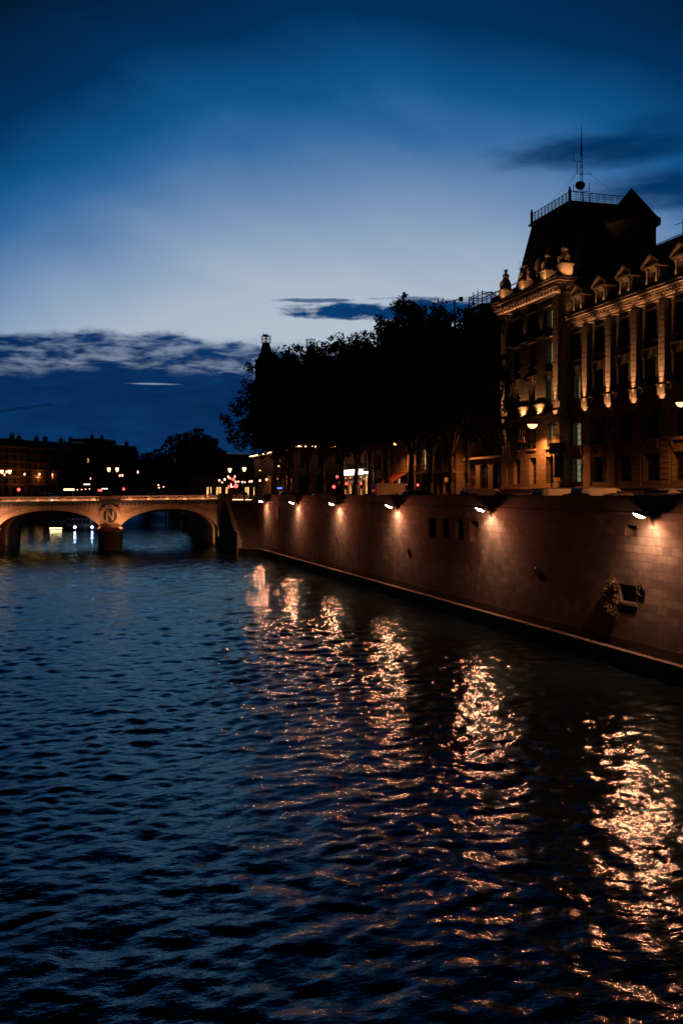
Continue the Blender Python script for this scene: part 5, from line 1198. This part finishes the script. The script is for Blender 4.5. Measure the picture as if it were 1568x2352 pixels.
def make_car(kind, pm, name):
    root = thing(name, (0, 0, 0), '', {'van': 'van', 'bigvan': 'van', 'hatch': 'car', 'suv': 'car', 'sedan': 'car'}[kind])
    if kind in ('van', 'bigvan'):
        s = 1.0 if kind == 'van' else 1.32; L = 4.5 if kind == 'van' else 5.9; H = 1.86 if kind == 'van' else 2.62
        st = [(0.0, 0.4, 0.9, H-0.12, .82, .74), (0.08, 0.3, 1.0, H-0.02, .88, .78), (0.5, .28, 1.0, H, .9, .8), (L*0.58, .28, 1.0, H, .9, .8), (L*0.66, .28, 1.0, H-0.08, .9, .76), (L*0.80, .28, 1.0, 1.22*s, .9, .7), (L*0.95, .3, .8, 0.95*s, .86, .66), (L, .38, .6, 0.72*s, .74, .6)]
        loft_body(st, 'body', pm, root)
        g = MB(); # rear doors glass + cab glass
        for sy in (-1, 1): g.prism([(L*0.60, 1.08*s), (L*0.775, 1.12*s), (L*0.672, H-0.28), (L*0.60, H-0.25)], sy*0.80, sy*0.885, lambda x, z, d: (x, d*(1.0-0.10*(z-1.0)/(H-1.0))*1.03, z))
        g.add([(L*0.675, -0.66, H-0.14), (L*0.675, 0.66, H-0.14), (L*0.79, 0.68, 1.28*s), (L*0.79, -0.68, 1.28*s)], [(0,1,2,3)])
        o = g.build('cab_windows', 'glass', root); 
        rd = MB()
        for sy in (-1, 1): rd.box(-0.012, 0.05, sy*0.39-0.36, sy*0.39+0.36, 0.42, H-0.2)
        rdo = rd.build('rear_doors', pm, root)
        MB().box(-0.03, -0.013, 0.08, 0.68, H-0.85, H-0.3).build('rear_door_glass', 'glass', rdo); MB().box(-0.03, -0.013, -0.68, -0.08, H-0.85, H-0.3).build('rear_door_glass', 'glass', rdo)
        m = MB(); 
        for sy in (-1, 1): m.box(L*0.2, L*0.55, sy*0.905-0.01, sy*0.905+0.01, 0.95*s, 1.0*s)
        m.build('side_rail', 'rubber', root)
        wx = (L*0.2, L*0.82); ww = .8; wr = .32*min(s, 1.12); tl = (-0.02, .78, .9*s)
    else:
        if kind == 'hatch': L, H = 3.9, 1.46; st = [(0, .4, .75, .85, .74, .62), (.12, .25, .86, 1.0, .82, .6), (.5, .22, .9, 1.36, .84, .56), (1.1, .22, .9, H, .85, .58), (1.9, .22, .9, H-.03, .85, .58), (2.75, .22, .88, .98, .84, .62), (3.6, .25, .72, .8, .8, .62), (3.9, .35, .55, .6, .68, .5)]
        elif kind == 'suv': L, H = 4.7, 1.78; st = [(0, .5, .9, 1.05, .82, .66), (.1, .32, 1.0, 1.25, .9, .66), (.35, .3, 1.05, 1.68, .92, .66), (1.2, .3, 1.05, H, .93, .68), (2.6, .3, 1.05, H-.04, .93, .66), (3.35, .3, 1.05, 1.16, .92, .7), (4.3, .34, .88, 1.0, .88, .7), (4.7, .45, .7, .75, .76, .6)]
        else: L, H = 4.5, 1.43; st = [(0, .4, .8, .88, .76, .64), (.15, .25, .9, .98, .84, .62), (.75, .22, .92, 1.04, .86, .58), (1.3, .22, .92, 1.38, .86, .56), (2.0, .22, .92, H, .86, .57), (2.5, .22, .92, H-.03, .86, .57), (3.25, .22, .9, .98, .85, .62), (4.2, .25, .74, .82, .8, .62), (4.5, .36, .56, .62, .7, .5)]
        loft_body(st, 'body', pm, root)
        b = [q for q in st if q[3] > q[2]+0.2]; x0, x1 = b[0][0], b[-1][0]; zb = b[0][2]+0.05; wb_ = b[1][4]; wr_ = b[1][5]
        g = MB()
        for sy in (-1, 1):
            def ff(x, z, d): 
                t = (z-zb+0.05)/(H-0.06-zb+0.05); y = wb_*0.98+(wr_-wb_*0.98)*t; return (x, sy*(y+0.012+d), z)
            m_ = (x0+x1)/2
            g.prism([(x0-0.12, zb), (m_-0.04, zb), (m_-0.04, H-0.12), (x0+0.18, H-0.16)], 0, 0.006, ff); g.prism([(m_+0.04, zb), (x1+0.45, zb), (x1+0.02, H-0.17), (m_+0.04, H-0.12)], 0, 0.006, ff)
        g.build('side_windows', 'glass', root)
        w = MB(); k0 = [q for q in st if q[0] > x1][0]; w.add([(x1+0.04, -wr_*0.85, H-0.07), (x1+0.04, wr_*0.85, H-0.07), (k0[0]+0.0, wb_*0.72, k0[3]+0.04), (k0[0]+0.0, -wb_*0.72, k0[3]+0.04)], [(0,1,2,3)]); w.build('windshield', 'glass', root)
        w = MB(); r0 = [q for q in st if q[0] < x0][-1]; w.add([(x0-0.02, -wr_*0.85, b[0][3]-0.03), (x0-0.02, wr_*0.85, b[0][3]-0.03), (r0[0]-0.015, wb_*0.68, r0[3]+0.05), (r0[0]-0.015, -wb_*0.68, r0[3]+0.05)], [(0,1,2,3)]); w.build('rear_window', 'glass', root)
        wx = (L*0.19, L*0.81); ww = .76; wr = .31 if kind != 'suv' else .36; tl = (-0.0, .6, st[0][2])
    wheels(root, wx, ww, wr)
    for sy in (-1, 1):
        MB().box(tl[0]-0.03, tl[0]+0.06, sy*tl[1]-0.07, sy*tl[1]+0.07, tl[2]-0.1, tl[2]+0.12).build('tail_light', 'taill_off', root)
        MB().box(L-0.12, L+0.0, sy*0.6-0.1, sy*0.6+0.1, 0.58, 0.72).build('headlight', 'headl_off', root)
    return root
VP = {}
def put_car(kind, pm, px, X, label, rz=0.0, f=None, py=1134.5, z=ROAD, name=None, lights=False, group='vehicles parked along the river wall'):
    p = onX(px, py, X) if f is None else onF(px, py, f)
    key = (kind, pm)
    if key not in VP: VP[key] = make_car(kind, pm, name or {'van': 'parked_van', 'bigvan': 'panel_van'}.get(kind, 'parked_car')); o = VP[key]; o.location = (p.x, p.y, z); o.rotation_euler = (0, 0, rz); o['label'] = label; o['group'] = group
    else: o = dup(VP[key], (p.x, p.y, z), rz, label, group)
    if lights:
        for ch in o.children:
            if ch.name.startswith('headlight'): ch.data = HL
            if ch.name.startswith('tail_light') and lights == 'both': ch.data = TL
    return o
HL = MB().box(3.78, 3.98, -0.1, 0.1, 0, 0.2).mesh('headlight_lit', 'headl')
cars = [('suv', 'p_silver', 1487, 35.2, 'pale estate car, highest vehicle at the right end of the parked row'),
        ('hatch', 'p_grey', 1468, 32.4, 'grey hatchback parked just before the pale estate car'),
        ('hatch', 'p_black', 1515, 32.4, 'black hatchback at the right picture edge behind the river wall'),
        ('sedan', 'p_black', 1425, 32.6, 'dark sedan with pale roof between the right van and the grey hatchback'),
        ('hatch', 'p_silver', 1378, 32.4, 'silver hatchback in front of the right-hand white van bonnet'),
        ('van', 'p_white', 1322, 34.2, 'white van, right one of two similar vans, blue-tinted rear doors'),
        ('van', 'p_white', 1233, 33.8, 'white van, left one of two similar vans, behind the two sign poles'),
        ('hatch', 'p_black', 1284, 32.4, 'black hatchback parked between the two similar white vans'),
        ('hatch', 'p_blue', 1196, 33.0, 'blue hatchback left of the two similar white vans, red lamp glint on its roof'),
        ('sedan', 'p_silver', 1148, 33.6, 'silver sedan with a curved pale roof before the palace pavilion corner'),
        ('sedan', 'p_black', 1106, 32.4, 'black sedan in front of the small white van by the arcade house'),
        ('van', 'p_white', 1064, 33.6, 'small white van parked before the arched doorways'),
        ('hatch', 'p_blue', 1042, 32.4, 'dark blue hatchback just left of the small white van'),
        ('sedan', 'p_grey', 990, 34.0, 'grey sedan with an orange lit roof before the columned shopfront'),
        ('suv', 'p_black', 925, 33.0, 'black high car parked in front of the big panel van bonnet'),
        ('bigvan', 'p_white', 858, 34.0, 'big white panel van with a tall roof, largest vehicle of the row'),
        ('hatch', 'p_grey', 826, 33.2, 'grey hatchback with sloping windshield left of the big panel van'),
        ('sedan', 'p_black', 770, 33.0, 'black sedan parked below the red traffic lights'),
        ('hatch', 'p_black', 742, 33.0, 'black hatchback left of the sedan under the tree trunks'),
        ('sedan', 'p_grey', 700, 33.4, 'grey sedan behind the third tree trunk from the bridge'),
        ('suv', 'p_grey', 640, 34.6, 'grey high car with long slanting windshield beside the blue sign'),
        ('hatch', 'p_black', 600, 36.0, 'black hatchback before the orange courthouse wall')]
for k, pm, px, X, lb_ in cars: put_car(k, pm, px, X, lb_)
# traffic on the bridge and the boulevard
def road_car(kind, pm, px, py, f, rz, lb_):
    o = put_car(kind, pm, px, 0, lb_, rz, f, py, 8.22 if f < 205 else ROAD, None, True, 'cars driving over the bridge')
    return o
road_car('hatch', 'p_silver', 96, 1134, 190, R(-60), 'silver car with bright headlights on the bridge at the far left')
road_car('sedan', 'p_black', 112, 1134, 194, R(-75), 'black car with glowing headlights following on the bridge left part')
road_car('hatch', 'p_black', 340, 1134, 185, R(-62), 'black car with one bright headlight above the right arch of the bridge')
road_car('suv', 'p_grey', 372, 1134, 192, R(-62), 'grey high car with headlights above the right arch of the bridge')
road_car('sedan', 'p_grey', 398, 1134, 188, R(-68), 'grey car with headlights on the bridge before the big rounded tree')
road_car('suv', 'p_black', 560, 1133, 205, R(-100), 'black high car waiting at the crossing behind the stair lantern')
road_car('hatch', 'p_silver', 487, 1131, 215, R(-90), 'silver car at the bridge end under the leftmost globe lamps')
for o in list(VP.values()): pass

# ------------------------------------------------------------------ people at the bridge end
def person(x, y, z, h, rz, label, top, bottom, stride=0.15):
    root = thing('person', (x, y, z), label, 'person', None, rz)
    s = h/1.75; V_ = []; E_ = []; R_ = []
    def v(p, r): V_.append(tuple(c*s for c in p)); R_.append(r*s); return len(V_)-1
    pel = v((0, 0, 0.95), 0.15); wa = v((0, 0, 1.1), 0.125); ch = v((0, 0, 1.32), 0.16); nk = v((0, 0, 1.47), 0.06); hd0 = v((0.01, 0, 1.56), 0.075); hd = v((0.01, 0, 1.65), 0.09); hd2 = v((0.0, 0, 1.72), 0.06)
    for a, b in ((pel, wa), (wa, ch), (ch, nk), (nk, hd0), (hd0, hd), (hd, hd2)): E_.append((a, b))
    for sd in (-1, 1):
        hp = v((0, sd*0.1, 0.9), 0.1); kn = v((0.06+sd*stride*0.5, sd*0.1, 0.5), 0.065); an_ = v((sd*stride, sd*0.1, 0.09), 0.042); to = v((sd*stride+0.17, sd*0.12, 0.035), 0.035)
        E_ += [(pel, hp), (hp, kn), (kn, an_), (an_, to)]
        sh_ = v((0, sd*0.19, 1.4), 0.065); el_ = v((-0.03-sd*stride*0.3, sd*0.25, 1.12), 0.045); wr = v((0.1-sd*stride*0.4, sd*0.24, 0.88), 0.032); hn = v((0.14-sd*stride*0.4, sd*0.24, 0.8), 0.036)
        E_ += [(ch, sh_), (sh_, el_), (el_, wr), (wr, hn)]
    me = bpy.data.meshes.new('body'); me.from_pydata(V_, E_, []); o = bpy.data.objects.new('body', me); COL.objects.link(o); o.parent = root; me.materials.append(MT['skin'])
    sk = o.modifiers.new('skin', 'SKIN'); 
    for i, r in enumerate(R_): me.skin_vertices[0].data[i].radius = (r, r) if i not in (wa, ch) else (r*0.75, r*1.15)
    me.skin_vertices[0].data[0].use_root = True
    sb_ = o.modifiers.new('sub', 'SUBSURF'); sb_.levels = 1; sb_.render_levels = 1
    c = MB(); c.lathe([(0.20, 0.78), (0.175, 1.08), (0.21, 1.32), (0.19, 1.42), (0.08, 1.49)], (0, 0, 0), 14, 0.72, 1.1); c.v = [tuple(q*s for q in p) for p in c.v]
    for sd in (-1, 1): c.tube([tuple(q*s for q in p) for p in ((0, sd*0.19, 1.4), (-0.03-sd*stride*0.3, sd*0.25, 1.12), (0.09-sd*stride*0.4, sd*0.24, 0.9))], [0.08*s, 0.062*s, 0.05*s], 8)
    c.build('jacket', top, root, smooth=True)
    t = MB()
    for sd in (-1, 1): t.tube([tuple(q*s for q in p) for p in ((0, sd*0.09, 0.96), (0.06+sd*stride*0.5, sd*0.1, 0.5), (sd*stride, sd*0.1, 0.1))], [0.125*s, 0.085*s, 0.065*s], 8)
    t.build('trousers', bottom, root, smooth=True)
    MB().ball((-0.01*s, 0, 1.69*s), 0.105*s, 10, 8, (1, 0.92, 0.95)).build('hair', 'wood', root, smooth=True)
    return root
for (px, X, h, rz, lb_, tp, bt) in ((552, 29.3, 1.75, R(80), 'person in a pale jacket standing behind the small balustrade at the bridge end', 'flagw', 'wood'), (545, 28.6, 1.8, R(70), 'person in dark clothes standing left of the pale jacketed one', 'p_black', 'p_black'),
                             (536, 28.0, 1.7, R(200), 'dark walker on the bridge end just left of the two standing people', 'p_blue', 'wood'), (560, 30.3, 1.72, R(20), 'person in a grey coat at the right end of the small balustrade', 'p_grey', 'p_black')):
    a = onX(px, 1134.5, X); person(a.x, max(a.y, 169.2), 8.1 if X > 28.6 else 8.22, h, rz, lb_, tp, bt)

# ------------------------------------------------------------------ river craft, piles, crane
def hull(L, Wd, H, mb, z0=-0.3):
    st = []
    for i in range(13):
        t = i/12; w_ = Wd/2*(1-abs(2*t-1)**4*0.55) if t < 0.6 else Wd/2*max(0.03, 1-((t-0.6)/0.4)**2.0); st.append((-L/2+L*t, w_, H+(0.5*((t-0.6)/0.4)**2 if t > 0.6 else 0)))
    for x, w_, h in st: mb.v += [(x, -w_*0.85, z0), (x, -w_, h), (x, w_, h), (x, w_*0.85, z0)]
    for i in range(12):
        for j in range(4): mb.f.append((i*4+j, i*4+(j+1) % 4, (i+1)*4+(j+1) % 4, (i+1)*4+j))
    mb.f.append((0,1,2,3)); mb.f.append((48,49,50,51))
p = onF(192, 1216, 262)
bt = thing('river_boat', (p.x, p.y, 0), 'dark cabin boat with two violet-white lamps seen through the left arch', 'boat', rz=R(-20))
m = MB(); hull(11, 3.6, 1.0, m); m.build('hull', 'p_black', bt); MB().frus((-4.2, 2.8, -1.45, 1.45), (-4.0, 2.2, -1.25, 1.25), 1.0, 3.1).build('cabin', 'p_grey', bt)
m = MB()
for k in range(6):
    for s in (-1, 1): MB().box(-3.9+1.05*k, -3.2+1.05*k, s*1.37-0.03, s*1.37+0.03, 1.8, 2.6).build('cabin_window', 'glass', bt)
a = onF(172.5, 1211, 256); MB().ball(tuple(a), 0.28, 10, 6).build('bow_lamp', 'violet', bt, False).matrix_world
b = onF(212, 1211, 257)
for ch in list(bt.children):
    if ch.name.startswith('bow_lamp'): bpy.data.objects.remove(ch)
for q, nm in ((a, 'bow_lamp'), (b, 'stern_lamp')):
    lp_ = MB().ball((0, 0, 0), 0.30, 10, 6).build(nm, 'violet', bt, smooth=True)
    d = Vector((q.x-p.x, q.y-p.y)); an2 = R(20); lp_.location = (d.x*math.cos(an2)-d.y*math.sin(an2), d.x*math.sin(an2)+d.y*math.cos(an2), q.z)
    pole_ = MB().cyl((lp_.location.x, lp_.location.y, 0.9), tuple(lp_.location), 0.05).build('lamp_post', 'iron', bt)
p = onF(142, 1213, 268); bb = thing('orange_lit_float', (p.x, p.y, 0), 'low landing raft left of the cabin boat with an orange lit side', 'raft')
MB().box(-3.2, 3.2, -1, 1, -0.3, 0.55).build('deck', 'wood', bb, bevel=0.05); MB().box(-3.0, 3.0, -1.06, -1.01, 0.2, 0.4).build('light_strip', 'strip', bb)
# barge under the right arch
p = onF(462, 1190, 292); bg_ = thing('moored_barge', (35.2, 292, 0), 'dark moored barge with awnings against the right quay beyond the bridge', 'barge', rz=R(86))
m = MB(); hull(34, 5.2, 1.5, m); m.build('hull', 'p_black', bg_); MB().frus((-14, 9, -2.1, 2.1), (-13.6, 8.5, -1.9, 1.9), 1.5, 3.9).build('cabin', 'wood', bg_)
m = MB()
for k in range(10):
    for s in (-1, 1): MB().box(-12.8+2.2*k, -11.6+2.2*k, s*2.04-0.04, s*2.04+0.04, 2.2, 3.3).build('cabin_window', 'glass', bg_)
MB().box(-14, 10, -2.4, 2.4, 4.0, 4.08).build('awning_roof', 'zinc', bg_)
pil_ = [(607, 1207, 1174.5, 'leftmost'), (620, 1209, 1177, 'second'), (633, 1212, 1174, 'third'), (640, 1212, 1183, 'fourth'), (646.5, 1213, 1184, 'fifth'), (655, 1216, 1187, 'sixth'), (671, 1218, 1188, 'rightmost')]
for k, (ox, yb, yt, w_) in enumerate(pil_):
    px = ox*0.6272; f = EYE*2287/(yb-1134.5); a = onF(px, yb, f); t = onF(px, yt, f)
    o = thing('mooring_pile', (a.x, a.y, 0), '%s pale steel mooring pile in the row seen through the right arch' % w_, 'pile', 'mooring piles beyond the bridge')
    MB().lathe([(0.24, -1), (0.24, t.z), (0.1, t.z+0.15)], (0, 0, 0), 10).build('shaft', 'white' if k < 2 else 'steel', o, smooth=True); MB().lathe([(0.27, t.z*0.6), (0.27, t.z*0.66)], (0, 0, 0), 10).build('band', 'iron', o)
# right quay beyond the bridge and left quay walls
qn = thing('far_quay_wall', (30, 240, 0), 'dark quay wall beyond the right arch of the bridge', 'wall'); m = MB()
pl = [(28.3, 204), (35.7, 320), (61.5, 620)]
for (xa, ya), (xb, yb) in zip(pl[:-1], pl[1:]): m.prism([(xa, ya), (xa+1, ya), (xb+1, yb), (xb, yb)], -1.5, 8.9, lambda u, v, d: (u, v, d))
m.build('wall_face', 'quaydark', qn, True)
ql = thing('left_quay_wall', (-44, 200, 0), 'dark left bank quay wall beyond the left arch of the bridge', 'wall'); m = MB()
pl = [(-46, -110), (-46, 171), (-41.8, 208), (-25.7, 300), (-5.7, 395), (40.2, 560), (60, 615)]
for (xa, ya), (xb, yb) in zip(pl[:-1], pl[1:]): m.prism([(xa, ya), (xa-1, ya), (xb-1, yb), (xb, yb)], -1.5, 8.95, lambda u, v, d: (u, v, d))
m.build('wall_face', 'quaydark', ql, True)
# quay floodlights of the left bank: warm lamps near the water, seen as glints through the arch
for k, (px, py, f) in enumerate(((82, 1150, 372), (120, 1152, 395), (150, 1150, 420))):
    a = onF(px, py, f); o = thing('quay_bracket_lamp', (a.x, a.y, a.z), '%s small orange lamp low on the far left quay wall behind the bridge' % ('left', 'middle', 'right')[k], 'wall lamp', 'lamps low on the far left quay wall')
    MB().ball((0, 0, 0), 0.42, 10, 6, (1.3, 1, 0.5)).build('lamp_bowl', 'bowl', o, smooth=True); MB().tube([(0, 0, 0.15), (0, 0.9, 0.5), (0, 1.6, 0.3)], 0.05).build('arm', 'iron', o)
# crane jib
A = onF(-30, 951, 520); B = onF(119, 930.5, 560); cr = thing('tower_crane', (A.x-20, A.y, ROAD), 'faint crane jib crossing the dusk sky at the left edge', 'crane')
m = MB(); n = 30; a2 = Vector((0, 0, 1.0))
for k in range(n):
    p0 = A.lerp(B, k/n); p1 = A.lerp(B, (k+1)/n); m.tube([p0, p1], 0.13, 4); m.tube([p0+a2, p1+a2*(1 if k < n-1 else 0)], 0.13, 4); m.tube([p0, p1+a2*(1 if k < n-1 else 0)], 0.08, 4)
m.build('jib', 'iron', cr, True)
m = MB(); m.tube([(A.x-8, A.y, ROAD), (A.x-8, A.y, A.z+6)], 0.8, 4); m.tube([A, (A.x-22, A.y-4, A.z-2)], 0.5, 4); m.build('tower', 'iron', cr, True)
# small far crane beside the scaffold
a = onF(1063.5, 715, 240); b = onF(1063.5, 690, 240); fc = thing('far_crane', (a.x, a.y, ROAD), 'tiny far crane silhouette left of the scaffolding', 'crane')
l_ = onF(1026, 694, 240); r_ = onF(1056+20, 683, 240); l_ = onF(1027, 693.5, 240); r_ = onF(1059, 686, 240); c_ = onF(1043.5, 690, 240); d_ = onF(1043.5, 720, 240)
m = MB(); m.tube([(c_.x, c_.y, ROAD), c_], 0.22, 4); m.tube([l_, r_], 0.16, 4); m.box(r_.x-0.5, r_.x+0.3, r_.y-0.3, r_.y+0.3, r_.z-0.6, r_.z+0.4); m.build('mast_and_jib', 'iron', fc, True)
